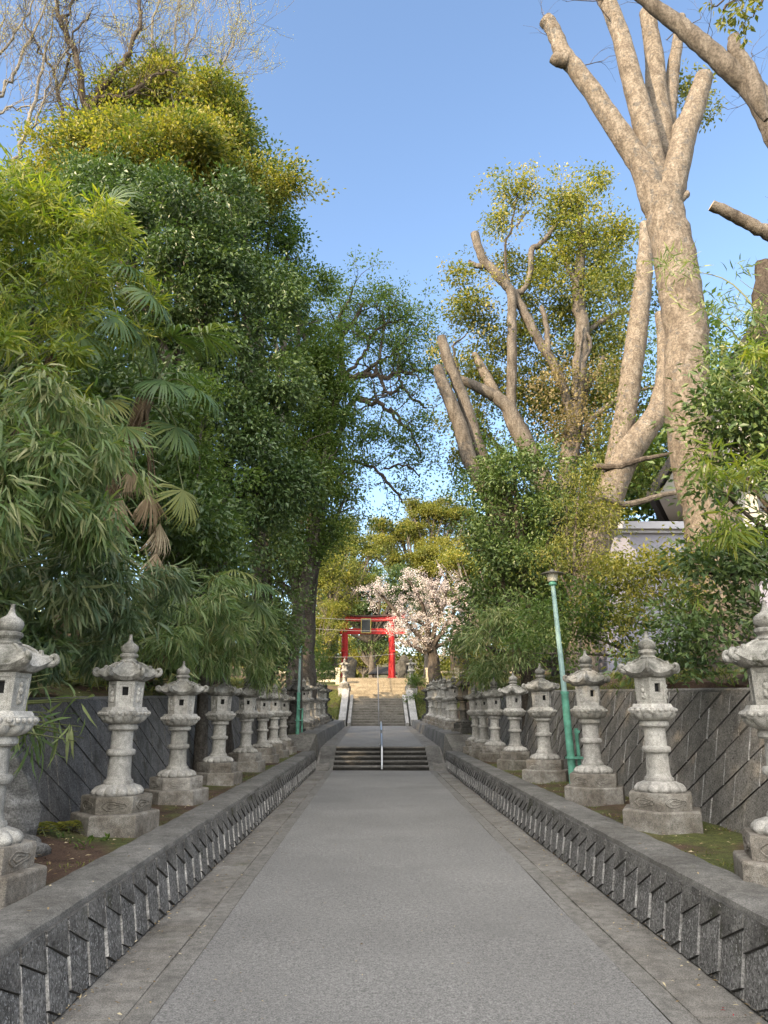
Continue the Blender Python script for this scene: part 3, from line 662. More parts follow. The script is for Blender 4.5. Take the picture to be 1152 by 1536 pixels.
for sg in (1, -1):
    def X(x): return rx+(x-rx)*sg
    for (ya, yb, dz, th) in ((Yg-.75, Yg+7.5, 0, .16), (Yg-.82, Yg-.76, -.16, .36)):
        x0_, x1_ = X(hx0), rx
        mb.add([(x0_, ya, hz0+dz), (x1_, ya, rzt+dz), (x1_, yb, rzt+dz), (x0_, yb, hz0+dz), (x0_, ya, hz0+dz+th), (x1_, ya, rzt+dz+th), (x1_, yb, rzt+dz+th), (x0_, yb, hz0+dz+th)],
               [(0,3,2,1), (4,5,6,7), (0,1,5,4), (2,3,7,6), (3,0,4,7)])
mb.build('roof', M['tile'], t, False)
mb = MB(); mb.box((hx0-.14, Yg-.8, hz0-.08), (hx0-.003, Yg+7.4, hz0+.08)); mb.build('gutter_pipe', M['tile'], t, False)
mb = MB(); mb.box((rx-.9, Yg-.04, 7), (rx+.9, Yg-.002, 8.6)); w = mb.build('window', M['glass'], t, False)
mb = MB(); mb.box((rx-1, Yg-.07, 8.6), (rx+1, Yg-.001, 8.7)); mb.box((rx-.03, Yg-.07, 7), (rx+.03, Yg-.041, 8.6)); mb.build('frame', M['tile'], w, False)
t.rotation_euler[2] = R(-27)
L['crown'] = leaf('sunny_evergreen_leaf', (.055,.085,.022), (.115,.135,.03), (.25,.22,.045), .38)
# ------------------------------------------------------------------ foliage engine
T4 = (np.array([(0,0,0), (.42,.5,.05), (1,0,-.12), (.42,-.5,.05)], float), [4], [0,1,2,3])
TL = (np.array([(0,.0,0), (.3,.5,.0), (.3,-.5,.0), (.68,.38,-.12), (.68,-.38,-.12), (1,0,-.34)], float), [3,4,3], [0,2,1, 1,2,4,3, 3,4,5])
TP = (np.array([(0,.12,0), (0,-.12,0), (.5,.5,.02), (.5,-.5,.02), (.8,.4,-.06), (.8,-.4,-.06), (1,0,-.3)], float), [4,4,3], [0,1,3,2, 2,3,5,4, 4,5,6])
def nrm(a): return a/(np.linalg.norm(a, axis=-1, keepdims=True)+1e-9)
class LF:
    def __init__(s): s.V = []; s.L = []; s.T = []; s.R = []; s.n = 0
    def add(s, tm, pos, X, Z, sl, sw, rnd):
        tv, tt, tl = tm; N = len(pos)
        if N == 0: return
        X = nrm(X); Y = nrm(np.cross(Z, X)); Z = np.cross(X, Y); sl = np.broadcast_to(np.asarray(sl, float), (N,)); sw = np.broadcast_to(np.asarray(sw, float), (N,))
        v = pos[:, None, :]+X[:, None, :]*(tv[None, :, 0, None]*sl[:, None, None])+Y[:, None, :]*(tv[None, :, 1, None]*sw[:, None, None])+Z[:, None, :]*(tv[None, :, 2, None]*sl[:, None, None])
        k = len(tv); s.V.append(v.reshape(-1, 3)); base = s.n+np.arange(N)*k
        s.L.append((base[:, None]+np.array(tl)[None, :]).ravel()); s.T.append(np.tile(tt, N)); s.R.append(np.repeat(np.clip(rnd, 0, 1), k)); s.n += N*k
    def build(s, name, m, parent=None):
        if not s.V: s.add(T4, np.zeros((1, 3)), np.array([[1, 0, 0.]]), np.array([[0, 0, 1.]]), .01, .01, np.zeros(1))
        me = npmesh(name, np.concatenate(s.V), np.concatenate(s.L), np.concatenate(s.T), np.concatenate(s.R)); return link(name, me, parent, m)
def clumps(lf, c, per, cr, ll, wr, droop=.2, tm=T4, out=None, flat=.6, up=.8, rj=.2, bias=0, spread=.9):
    """leaves around clump centres c; out = outward direction per clump"""
    n = len(c)
    if n == 0: return
    cb = rng.normal(.5+bias, rj, n)
    ci = np.repeat(np.arange(n), per); N = len(ci)
    off = rng.normal(0, 1, (N, 3))*np.array([1, 1, flat])*cr
    d = rng.normal(0, spread, (N, 3))+off/cr*.5
    if out is not None: d += out[ci]*.8
    d[:, 2] -= droop
    Z = rng.normal(0, .5, (N, 3)); Z[:, 2] += up
    s = rng.uniform(.65, 1.25, N)*ll
    lf.add(tm, c[ci]+off, d, Z, s, s*wr*rng.uniform(.8, 1.2, N), cb[ci]+rng.normal(0, .17, N))
def blob_pts(c, r, n, shell=.7, front=.35, lump=.16, sub=None):
    """points on the billows (smaller rounded masses) that make up one rounded crown mass"""
    c = np.array(c); r = np.array(r, float)
    ns = sub or int(np.clip(6+n/45, 7, 26))
    sd = nrm(rng.normal(0, 1, (ns*3, 3))); sd = sd[(sd[:, 1] < .3) | (rng.random(len(sd)) < front)][:ns]
    srad = rng.uniform(.18, .46, len(sd)); sc = sd*(1.0-srad*rng.uniform(.35, 1.1, len(sd)))[:, None]
    w = srad**2; idx = rng.choice(len(sd), n, p=w/w.sum())
    d = nrm(rng.normal(0, 1, (n, 3))+sd[idx]*.75+np.array([0, 0, .15]))
    rad = srad[idx]*(shell+(1-shell)*rng.random(n)**.6)*(1+lump*rng.normal(0, .6, n))
    p = sc[idx]+d*rad[:, None]
    k = rng.random(n) < .07; p[k] *= rng.uniform(1.05, 1.28, (k.sum(), 1))
    k = rng.random(n) < .14; p[k] = nrm(rng.normal(0, 1, (k.sum(), 3)))*rng.uniform(.3, .75, (k.sum(), 1))
    q = c+p*r; o = nrm(d+.5*sd[idx]); h = rng.uniform(0, 6, 3); s_ = 1.15*min(2.2, 2.4/float(np.mean(r))+.5)
    f = np.sin(q[:, 0]*s_*2.1+h[0]+1.5*np.sin(q[:, 2]*s_*1.3))+np.sin(q[:, 2]*s_*2.3+h[1]+1.4*np.sin(q[:, 1]*s_))+.8*np.sin(q[:, 1]*s_*2+h[2]+q[:, 0]*s_)
    kp = f > -.75; return q[kp], o[kp]
def grow(mb, p, d, Ln, r, lvl, tips, wander=.3, up=.12, kids=3, spread=.75, taper=.55, nseg=4, sides=5, tipall=False, rmin=.002):
    pts = [p]; rr = [r]; q = np.array(p, float); d = nrm(np.array(d, float))
    dirs = []
    for i in range(nseg):
        d = nrm(d+rng.normal(0, wander, 3)*.5+np.array([0, 0, up*.5])); q = q+d*Ln/nseg; pts.append(q); rr.append(max(r*(1-(1-taper)*(i+1)/nseg), rmin)); dirs.append(d)
    mb.tube(pts, rr, max(3, sides), False)
    if tipall or lvl == 0:
        for k in range(1, len(pts)): tips.append((pts[k], dirs[k-1]))
    if lvl > 0:
        for k in range(kids):
            i = nseg if k == 0 else int(rng.integers(1, nseg+1)); b = dirs[i-1]
            side = nrm(np.cross(b, rng.normal(0, 1, 3))); nd_ = nrm(b+side*rng.uniform(.5, 1.2)*spread)
            grow(mb, pts[i], nd_, Ln*rng.uniform(.55, .8), rr[i]*(.85 if k == 0 else .6), lvl-1, tips, wander, up, kids, spread, taper, max(2, nseg-1) if nseg > 3 else nseg, max(3, sides-1), tipall, rmin)
def pix(pts, Y):       # [(px,py,width_px[,dY])] -> world polyline with radii
    out = []
    for q in pts:
        y = Y+(q[3] if len(q) > 3 else 0); p = P(q[0], q[1], y); out.append((*p, q[2]/2*MPP(q[1], y)))
    return out
def limb(mb, pts, Y, n=5, jit=.0, sides=12, cap=True, rj=.05):
    a = sm(pix(pts, Y), n, jit); mb.tube(a[:, :3], np.maximum(a[:, 3], .003), sides, cap, 0, rj); return a
def blobs_px(bl, Y):   # (px,py,rx_px,ry_px[,dY[,depth_m]])
    out = []
    for b in bl:
        y = Y+(b[4] if len(b) > 4 else 0); s = MPP(b[1], y); out.append((P(b[0], b[1], y), np.array([b[2]*s, b[5] if len(b) > 5 else (b[2]+b[3])/2*s, b[3]*s])))
    return out
def foliage(bl, dens, per, cr, ll, wr, m, parent, tm=T4, name='crown', **k):
    lf = LF(); kk = {q: k.pop(q) for q in ('shell', 'front', 'lump') if q in k}; bias = k.pop('bias', 0)
    for j, (c, r) in enumerate(bl):
        area = 4*PI*((r[0]*r[1])**1.6/3+(r[0]*r[2])**1.6/3+(r[1]*r[2])**1.6/3)**(1/1.6)
        n = int(area*dens)+3; p, d = blob_pts(c, r, n, **kk)
        if len(p): clumps(lf, p, per, cr, ll, wr, tm=tm, out=d, bias=bias+(rng.normal(0, .08)), **k)
    return lf.build(name, m, parent)
def skeleton(base, bl, r, m, parent, name='trunk', lean=None, nlimb=99):
    mb = MB(); cs = [b[0] for b in bl]; cm = np.mean(cs, 0); base = np.array(base, float)
    fork = base+(cm-base)*.45; fork[:2] = base[:2]+(cm[:2]-base[:2])*.25
    a = sm([(*(base-np.array([0, 0, .4])), r*1.35), (*(base+(fork-base)*.3), r), (*fork, r*.75)], 5); mb.tube(a[:, :3], a[:, 3], 12, True, 0, .05)
    for c, rr in bl[:nlimb]:
        mid = fork+(c-fork)*.5+rng.normal(0, .15, 3)*np.linalg.norm(c-fork)*.3
        a = sm([(*fork, r*.6), (*mid, r*.34), (*c, r*.16)], 5); mb.tube(a[:, :3], a[:, 3], 8, True, 0, .05)
        for q in range(4):
            grow(mb, a[-4+q % 3, :3], rng.normal(0, 1, 3)+np.array([0, 0, .4]), float(np.mean(rr))*.7, r*.13, 1, [], kids=2)
    return mb.build(name, m, parent)
def tree(name, label, cat, base, Y, blobs, lm, bm, r, dens, per, cr, ll, wr, group=None, **k):
    bl = blobs_px(blobs, Y) if not isinstance(blobs[0][0], np.ndarray) else blobs
    bx, by = base; bz = gz(bx, by); t = thing(name, label, cat, (bx, by, bz), group)
    skeleton((bx, by, bz), bl, r, bm, t); foliage(bl, dens, per, cr, ll, wr, lm, t, **k); return t
def wx(px, Y): return float(P(px, 1000, Y)[0])
# ------------------------------------------------------------------ LEFT : tall background trees
tree('evergreen_tree', 'tall round evergreen on the left whose crown top glows yellow in the sun', 'tree', (wx(250, 21.5), 21.5), 21.5,
     [(200,262,135,62,-1), (270,180,88,68), (105,238,55,42), (170,205,40,40), (322,235,68,82,1), (300,270,120,60,-1), (205,160,46,42), (95,260,60,60,-1), (150,225,45,38,-1.4), (312,145,34,28), (235,205,60,40,-1), (338,200,28,34), (248,125,34,26), (180,170,30,26), (320,225,50,40,-1)], L['crown'], M['bark'], .38, 5.2, 80, .27, .135, .5, droop=.1, shell=.8, rj=.34, bias=.0)
tree('evergreen_tree', 'grey green broadleaf tree whose right edge borders the open sky left of centre', 'tree', (wx(390, 23.5), 23.5), 23.5,
     [(368,290,58,70), (378,400,60,66), (335,330,70,80,1), (408,325,22,46), (318,205,46,46,-1), (405,455,55,52), (450,430,38,34,2), (355,245,38,50), (430,360,18,26)], L['mid'], M['bark'], .3, 5.2, 70, .26, .14, .5, droop=.15, shell=.78, rj=.28)
tree('dark_evergreen', 'massive dark glossy evergreen hung with ivy in the middle of the left side', 'tree', (wx(330, 17), 17), 17,
     [(190,320,105,70), (300,350,95,85,-.5), (250,440,110,90), (370,440,70,85), (370,560,85,110,.3), (330,660,95,95), (400,690,62,90,.5), (345,770,100,70), (290,560,80,80,1), (130,300,70,55)], L['dark'], M['bark_dark'], .36, 6.2, 70, .21, .125, .5, droop=.45, shell=.82, lump=.1)
tree('broadleaf_tree', 'sunny tipped green tree between the dark evergreen and the open centre tree', 'tree', (wx(440, 26), 26), 26,
     [(455,500,55,60), (430,600,62,80), (480,640,38,70,1), (450,720,50,70), (430,800,45,60), (465,560,40,40), (410,860,50,60), (500,600,30,50,.5), (485,700,34,45,.5), (470,790,34,40), (500,670,26,40,1), (495,790,26,26,1), (450,840,30,30), (520,740,22,30,2)], L['mid'], M['bark'], .3, 4.6, 60, .28, .14, .5, droop=.2, shell=.75, bias=.1)
tree('broadleaf_tree', 'shaded leafy tree low on the left reaching down to the lantern row', 'tree', (wx(405, 22), 22), 22,
     [(400,800,50,70), (420,900,42,80), (385,930,45,60), (360,880,50,60), (415,990,24,40)], L['dark'], M['bark_dark'], .2, 4.5, 60, .28, .13, .5, droop=.3, bias=.2)
tree('olive_tree', 'small yellow green tree at the foot of the big grey trunk left of the gate', 'tree', (wx(500, 54.5), 54.5), 54.5,
     [(500,850,42,38), (485,900,34,38), (515,890,22,20), (490,945,18,26), (478,960,22,34), (535,865,24,16)], L['yellow'], M['bark'], .22, 3.4, 50, .30, .17, .5, shell=.6, front=.6)
# bush behind upper-left lanterns
tree('shrub', 'leafy green shrub behind the upper left lantern row', 'shrub', (-4.6, 33), 33, [(470,985,22,28), (490,1000,18,20,3), (455,1000,20,24,-2)], L['mid'], M['bark'], .06, 5, 50, .22, .11, .5)
# ------------------------------------------------------------------ LEFT : the open tree with layered boughs
Y0 = 29.5
t = thing('spreading_tree', 'open tree with crooked grey boughs and layered leaf pads left of the gate', 'tree', (wx(455, Y0), Y0, 1.8))
mb = MB()
limb(mb, [(452,1045,46), (455,985,36), (458,900,32), (470,800,27), (478,740,24), (486,680,21), (497,620,18), (515,565,13)], Y0, 6, .03, 14)
mb2 = MB(); tips = []
for L_ in ([(512,570,13), (511,530,9), (516,500,8), (532,480,6), (545,455,4)], [(513,540,7), (500,520,5), (488,505,3)], [(512,505,6), (508,480,5), (520,455,4), (530,430,3)],
           [(518,566,12), (548,562,9), (575,565,8), (602,560,7), (640,556,5), (668,566,3)], [(540,562,7), (565,545,5), (590,530,4), (610,510,3)], [(570,563,6), (575,580,5), (585,592,5), (600,580,4)],
           [(600,562,5), (604,580,4), (620,598,4), (640,612,3)], [(490,665,12), (510,650,10), (530,600,9), (552,603,8), (580,612,6), (600,640,4)], [(585,612,5), (610,640,4), (632,680,3)],
           [(485,690,7), (525,690,5), (560,702,4.5), (590,735,4), (602,752,2.5)], [(575,702,3.5), (610,700,3), (630,715,2)], [(560,565,5), (572,520,4), (575,480,3), (560,450,2)], [(520,560,6), (548,528,5), (560,500,4), (600,480,3), (625,490,2)]):
    a = limb(mb2, L_, Y0, 5, .05, 7, True)
    for q in range(len(a)//3, len(a), 2): grow(mb2, a[q, :3], rng.normal(0, 1, 3)+np.array([.2, 0, .3]), 1.3, max(a[q, 3]*.4, .012), 1, tips, kids=3, wander=.5)
mb.build('trunk', M['bark'], t); mb2.build('bough', M['bark_dark'], t)
bl = blobs_px([(525,445,42,20), (575,440,30,14), (560,470,48,18), (610,480,36,18), (640,495,26,14), (600,510,36,16), (560,500,28,14), (650,525,20,14), (620,545,40,14), (585,545,20,10),
               (660,560,26,18), (560,640,48,18), (600,655,40,18), (535,665,34,20), (625,680,26,26), (610,730,22,24), (640,630,22,16), (520,700,26,24), (500,640,26,40), (545,690,30,10), (505,770,30,26), (540,775,24,22), (515,740,22,20), (480,590,28,30), (500,500,20,24),
               (500,820,30,22), (470,800,26,26)], Y0)
lf = LF()
for c, r in bl:
    r[1] = max(r[0]*.8, .4); n = int(r[0]*r[1]*30)+8; p = c+rng.normal(0, .55, (n, 3))*r; clumps(lf, p, 26, .2, .135, .5, rj=.28, bias=.12, spread=1)
tp = np.array([q[0] for q in tips]); clumps(lf, tp, 9, .17, .15, .5)
lf.build('crown', L['mid'], t)
# ------------------------------------------------------------------ LEFT : bare trees on top
def bare(label, limbs, Y, m, tw, leafp, base, grp='bare trees above the left thicket', seedlen=2.2, nk=3):
    t = thing('bare_tree', label, 'tree', (base[0], Y, gz(base[0], Y)), grp); mb = MB(); tips = []
    first = pix(limbs[0], Y)[0]
    a = sm([(base[0], Y, gz(base[0], Y)-.3, first[3]*1.9), ((base[0]+first[0])/2+.15, Y, first[2]*.5, first[3]*1.4), first], 5); mb.tube(a[:, :3], a[:, 3], 10)
    for L_ in limbs:
        a = limb(mb, L_, Y, 5, .05, 8)
        for q in range(2, len(a)):
            for _ in range(tw):
                d = nrm(a[min(q+1, len(a)-1), :3]-a[q-1, :3]); grow(mb, a[q, :3], d+rng.normal(0, .7, 3)+np.array([0, 0, .5]), seedlen*rng.uniform(.5, 1.1), max(a[q, 3]*.24, .01), 2, tips, kids=nk, wander=.35, up=.25, sides=4, spread=.7, nseg=3, rmin=.0065)
    mb.build('trunk', m, t); lf = LF(); tp = np.array([q[0] for q in tips]); sel = tp[rng.random(len(tp)) < leafp]
    clumps(lf, sel, 4, .10, .055, .55); lf.build('buds', L['bud'], t); return t
bare('nearly bare tree with dark forked limbs rising above the yellow crown at upper left',
     [[(128,215,20), (131,188,17), (125,150,11), (113,85,9), (97,45,8), (86,8,6), (78,-40,4)], [(131,180,13), (142,150,9), (165,122,8), (190,88,7), (207,45,6), (212,5,5), (190,-25,4)], [(150,147,7), (175,145,6), (205,135,5), (228,112,4), (265,110,3)],
      [(93,200,6), (90,150,5), (80,110,4), (60,80,3), (38,35,3)], [(90,150,4), (100,100,4), (108,60,3), (135,20,3)], [(97,45,5), (110,5,4), (120,-40,3)]], 20.2, M['bark_dark'], 1, .15, (-8, 0), seedlen=1.0)
bare('pale leafless tree whose fine twigs fan over the sky right of the dark forked limbs',
     [[(232,200,6.8), (235,150,5.4), (232,95,4.1), (228,40,3.4), (240,-20,2.0)], [(285,195,5.4), (300,165,4.1), (318,135,3.4), (335,95,2.7), (352,60,2.0)], [(235,150,4.1), (262,110,3.4), (285,70,2.7), (300,30,2.0)], [(250,190,4.8), (247,140,3.4), (262,60,2.7), (268,0,2.0)], [(300,165,2.7), (322,120,2.0), (345,110,1.4)], [(190,190,3.4), (200,130,2.7), (190,70,2.0), (170,20,1.4)]],
     21.5, M['bark_grey'], 1, .9, (-6.4, 0), seedlen=1.9)
bare('pale leafless tree with straight slanting branches at the top left corner',
     [[(20,240,6.8), (40,190,5.4), (58,120,4.1), (75,50,2.7), (88,-20,2.0)], [(-30,170,5.4), (0,140,4.8), (25,100,4.1), (60,30,2.7), (75,-30,2.0)], [(-30,110,4.1), (10,70,3.4), (40,20,2.7), (55,-20,2.0)], [(35,200,3.4), (60,170,2.7), (75,110,2.0), (110,60,1.4)], [(0,140,3.4), (-5,80,2.7), (5,20,2.0)], [(-40,180,3.4), (10,165,2.7), (50,160,2.0)]],
     20, M['bark_grey'], 1, .3, (-10.5, 0), seedlen=1.7)
# ------------------------------------------------------------------ LEFT : bamboo and palms
def bamboo(label, base, arcs, bl, m, dens, ll, per=7, cat='bamboo', grp='bamboo clumps on the left bank', wr=.11, droop=1.3, cr=.05, name='bamboo_clump', spread=.55, front=.3, shell=.45):
    t = thing(name, label, cat, (base[0], base[1], gz(*base)), grp); mb = MB(); bl_ = blobs_px(bl, 0) if bl and not isinstance(bl[0][0], np.ndarray) else bl
    for c, r in bl_:
        for _ in range(arcs):
            b = np.array([base[0]+rng.uniform(-.5, .5), base[1]+rng.uniform(-.6, .6), gz(*base)-.2]); tip = c+rng.uniform(-.8, .8, 3)*r
            mid = b+(tip-b)*.55; mid[2] = max(mid[2], tip[2]*.86); a = sm([(*b, .018), (*mid, .012), (*tip, .003)], 7); mb.tube(a[:, :3], a[:, 3], 5)
    mb.build('culms', M['culm'], t)
    foliage(bl_, dens, per, cr, ll, wr, m, t, tm=TL, name='foliage', droop=droop, spread=spread, up=.5, shell=shell, front=front, rj=.28); return t
def BB(px, py, rx, ry, Y, dep=None): return (px, py, rx, ry, Y) if dep is None else (px, py, rx, ry, Y, dep)
bamboo('tall bright bamboo clump with fine sunlit leaves at the left edge, upper half', (-6.6, 8.6), 6,
       [BB(30,330,90,75,9.5,1), BB(120,390,95,80,9.5,1), BB(50,460,110,80,9,1), BB(160,480,75,65,9.6,.8), BB(40,560,90,60,8.6,.9), BB(-60,380,90,120,9,1.2)], L['bamboo_y'], 42, .20, wr=.12, droop=.5, spread=.8)
bamboo('bamboo clump with long drooping striped leaves at the left edge, middle height', (-5.6, 6.6), 7,
       [BB(30,660,80,70,6.4,.6), BB(110,720,70,75,6.6,.6), BB(20,770,80,60,6.2,.6), BB(90,620,80,50,6.9,.6), BB(170,690,55,60,7.4,.6), BB(160,790,60,45,7.2,.5)], L['bamboo'], 56, .235, per=6, droop=1.3, wr=.10)
bamboo('dark bamboo hanging over the wall top behind the nearest left lantern', (-5.6, 7.6), 5,
       [BB(40,880,100,60,7.4,.7), BB(130,880,80,75,8.2,.7), BB(180,960,80,50,8.6,.5), BB(60,960,80,45,7.6,.6), BB(220,900,60,60,9.4,.6)], L['bamboo_d'], 48, .22, per=7)
bamboo('bamboo curtain hanging above the second to fourth left lanterns', (-5.4, 11.6), 5,
       [BB(280,930,60,55,11,.7), BB(330,970,55,45,12.5,.6), BB(250,980,55,35,10.6,.5), BB(370,950,42,55,14,.7), BB(300,880,55,45,12,.6), BB(400,990,28,35,16,.5)], L['bamboo'], 36, .23, per=7, wr=.10)
bamboo('single bamboo spray drooping in front of the left retaining wall', (-4.3, 6.9), 4,
       [BB(60,1020,45,22,6.6,.25), BB(100,1065,32,26,6.5,.2), BB(110,1110,16,26,6.5,.12), BB(45,1080,26,40,6.7,.2)], L['bamboo'], 26, .26, per=5, wr=.10)
t_ = None
tree('shrub', 'glossy dark shrub at the foot of the bamboo by the left edge lantern tip', 'shrub', (-4.6, 7.4), 7.6, [(30,990,50,35,0,.4), (75,940,40,40,.3,.4), (10,900,40,40,0,.4)], L['dark'], M['bark_dark'], .04, 16, 24, .13, .12, .42, bias=.1)
# backing mass so the thicket is deep and dark
tree('laurel_thicket', 'dense dark laurel filling the bank behind the bamboo and palms', 'shrub', (-8, 12), 13.5,
     [(60,560,120,130), (180,640,110,130), (100,780,140,110), (240,800,110,110), (140,930,160,70), (300,960,90,50,2), (60,400,110,90,1), (230,560,70,80,2)], L['dark'], M['bark_dark'], .18, 5, 45, .26, .15, .5, droop=.3, bias=.05)
tree('fresh_green_tree', 'small bright leaved tree between the palms and the dark evergreen', 'tree', (wx(310, 14), 14), 14.2,
     [(300,640,58,60), (320,730,55,60), (300,800,55,60), (335,840,45,50), (265,700,40,50), (320,880,50,40)], L['mid'], M['bark'], .12, 9, 50, .2, .10, .42, droop=.3, bias=.05)
def palm(label, base, crown, fans, r=.11, scale=1):
    bx, by = base; t = thing('fan_palm', label, 'palm', (bx, by, gz(bx, by)), 'fan palms in the left thicket'); cr = np.array(crown, float)
    mb = MB(); a = sm([(bx, by, gz(bx, by)-.2, r*1.1), ((bx+cr[0])/2+.1, (by+cr[1])/2, (gz(bx, by)+cr[2])/2, r), (*cr, r*1.15)], 14); mb.tube(a[:, :3], a[:, 3], 12, True, 0, .14); mb.build('trunk', M['fibre'], t)
    for (target, size, dead) in fans:
        target = np.array(target, float); v = target-cr; mid = cr+v*.55+np.array([0, 0, (.22 if not dead else .02)*np.linalg.norm(v)])
        mb = MB(); a = sm([(*cr, .016), (*mid, .011), (*target, .008)], 6); mb.tube(a[:, :3], a[:, 3], 5)
        d = nrm(a[-1, :3]-a[-3, :3]); side = nrm(np.cross(d, [0, 0, 1])); nn = np.cross(side, d)
        n = 34; lf = LF(); ang = np.linspace(-1.9, 1.9, n)+rng.normal(0, .03, n)
        X = np.cos(ang)[:, None]*d+np.sin(ang)[:, None]*side
        if dead: X = X*np.array([.45, .45, .3])+np.array([0, 0, -1.0])+rng.normal(0, .12, (n, 3))
        else: X[:, 2] -= .12+.2*np.abs(np.sin(ang))
        X[:, 2] += rng.normal(0, .07, n)
        ln = size*(1-.25*np.abs(ang/1.9)**2)*rng.uniform(.9, 1.08, n)
        Z = np.tile(nn, (n, 1))+rng.normal(0, .12, (n, 3)); lf.add(TP, np.tile(target, (n, 1)), X, Z, ln, size*(.052 if not dead else .04), rng.normal(.45, .2)+rng.normal(0, .12, n))
        fr = mb.build('frond', M['culm'] if not dead else M['fibre'], t); lf.build('blade', L['dead' if dead else 'palm'], fr)
def fans(lst, Y):
    return [(P(px, py, Y+dy), s*(.82 if not dd else .8), dd) for px, py, dy, s, dd in lst]
palm('upper fan palm with drooping sunlit fronds above the middle of the bamboo', (-6.2, 9.8), P(135,420,9.8),
     fans([(95,318,-.4,.75,0), (150,350,-.5,.7,0), (190,400,-.3,.75,0), (60,380,-.6,.7,0), (225,440,-.5,.8,0), (175,470,-.8,.75,0), (120,500,-.9,.7,0), (215,500,-.2,.75,0), (20,300,-.2,.7,0), (165,300,.2,.7,0)], 9.8))
palm('middle fan palm with wide bluish fronds and dead tan skirts against the dark evergreen', (-5.1, 10.9), P(218,600,10.6),
     fans([(258,505,-.6,.8,0), (305,500,-.3,.85,0), (245,570,-1,.75,0), (290,580,-.5,.85,0), (262,560,.3,.7,0), (190,640,-1,.7,0), (265,640,-.5,.8,0), (200,540,-.6,.8,0), (275,735,-.4,.75,0), (160,600,-.8,.75,0),
           (225,740,-.6,.7,1), (180,745,-.7,.75,1), (240,785,-.3,.7,1), (228,870,-.2,.6,1), (200,700,-.6,.6,1), (235,830,-.5,.65,1), (190,660,-.5,.5,1)], 10.6))
palm('low fan palm with soft pale green fronds near the wall', (-4.6, 13.4), P(345,895,13.4),
     fans([(378,870,-.5,.85,0), (352,855,-.6,.8,0), (320,900,-.6,.8,0), (300,920,-.7,.8,0), (385,905,-.3,.8,0), (345,930,-.8,.85,0), (275,900,-.5,.75,0), (310,950,-.9,.7,0), (330,870,-.1,.7,0), (240,900,-2,.7,0), (265,940,-2,.7,0)], 13.4))
# ------------------------------------------------------------------ FAR : wood, gate trees, cherry
def far(label, base, Y, bl, lm, r=.35, dens=2.6, per=50, cr=.36, ll=.22, grp='trees behind the red gate', **k):
    nb = []
    for b in bl:       # each mass is a stack of flattened leaf pads
        nb.append((b[0], b[1]+b[3]*.15, b[2]*.6, b[3]*.6)+((b[4]+.8,) if len(b) > 4 else (.8,)))
        for _ in range(6):
            a = rng.uniform(0, 2*PI); q = rng.uniform(.3, .85); nb.append((b[0]+b[2]*q*math.cos(a), b[1]+b[3]*q*math.sin(a), b[2]*rng.uniform(.26, .42), b[3]*rng.uniform(.16, .28), (b[4] if len(b) > 4 else 0)+rng.uniform(-1.2, 1)))
    bl = nb
    return tree('hill_tree', label, 'tree', base, Y, bl, lm, M['bark'], r, dens, per, cr, ll, .55, grp, front=.25, **k)
far('broad domed tree with golden top on the skyline straight ahead', (wx(640, 76), 76), 76, [(640,790,62,38), (590,800,42,28,-1), (690,785,52,34), (560,815,26,16,-2), (735,790,35,30), (625,765,35,16), (670,762,40,16), (600,835,45,28,-2), (700,830,50,30,-2), (650,840,50,30,-3)], L['olive'], bias=.1)
far('dark tree to the left behind the gate lintel', (wx(560, 70), 70), 68, [(520,860,45,36), (560,880,45,36), (600,870,35,36), (540,920,24,20), (490,880,40,50), (620,900,30,30)], L['dark'], bias=.2)
far('grey olive tree right behind the open tree trunk', (wx(500, 62), 62), 61, [(520,800,40,28), (500,830,36,30), (545,830,30,22), (470,840,40,40)], L['olive'], bias=-.15)
far('yellow green pine leaning in front of the dome right of the cherry', (wx(735, 44), 44), 50, [(700,855,38,18), (730,880,34,20), (690,890,28,14), (745,850,30,16), (725,915,30,18), (670,840,26,12), (755,900,30,24), (740,940,26,22)], L['yellow'], .2, 2.4, 60, .4, .2, None)
far('yellow green branches reaching in front of the left gate pillar', (wx(478, 53), 53), 52.5, [(503,932,16,12), (495,955,14,14), (498,915,16,12), (485,975,18,14)], L['yellow'], .1, 5, 40, .22, .13, None)
far('dark broad tree right of the cherry behind the hillside fence', (wx(740, 60), 60), 60, [(720,900,50,50), (770,880,50,60), (800,820,60,60), (760,830,40,50)], L['mid'], bias=-.1)
far('pale sunlit far tree seen through the gate opening', (wx(545, 92), 92), 92, [(545,985,22,22), (570,980,22,18), (525,975,20,26)], L['yellow'], .2, bias=.25)
far('small dark tree with crooked limbs seen inside the gate opening', (wx(556, 70), 70), 70, [(556,972,14,10), (572,960,16,10), (540,962,10,6)], L['dark'], .22, 1.2, 40, .4, .22, bias=.2)
far('dark bush at the left foot of the gate', (wx(498, 54), 54), 54, [(496,988,12,20), (492,960,12,18), (480,1000,16,12)], L['dark'], .1, 2.5, 60, .3, .17, bias=.15)
t = thing('distant_wood', None, None); lf = LF()
for i in range(46):
    x = -60+i*2.8+rng.uniform(-1, 1); y = 100+rng.uniform(-6, 10); h = 11+rng.uniform(-2, 3)
    c = np.array([x, y, 4+h*.6]); r = np.array([4, 3, h*.5]); p, d = blob_pts(c, r, 90, front=.1); clumps(lf, p, 26, .9, .55, .6, out=d)
bpy.data.objects.remove(t); o = lf.build('distant_wood', L['olive']); tag(o, 'hazy olive wood closing the view behind the gate', 'wood', kind='stuff')
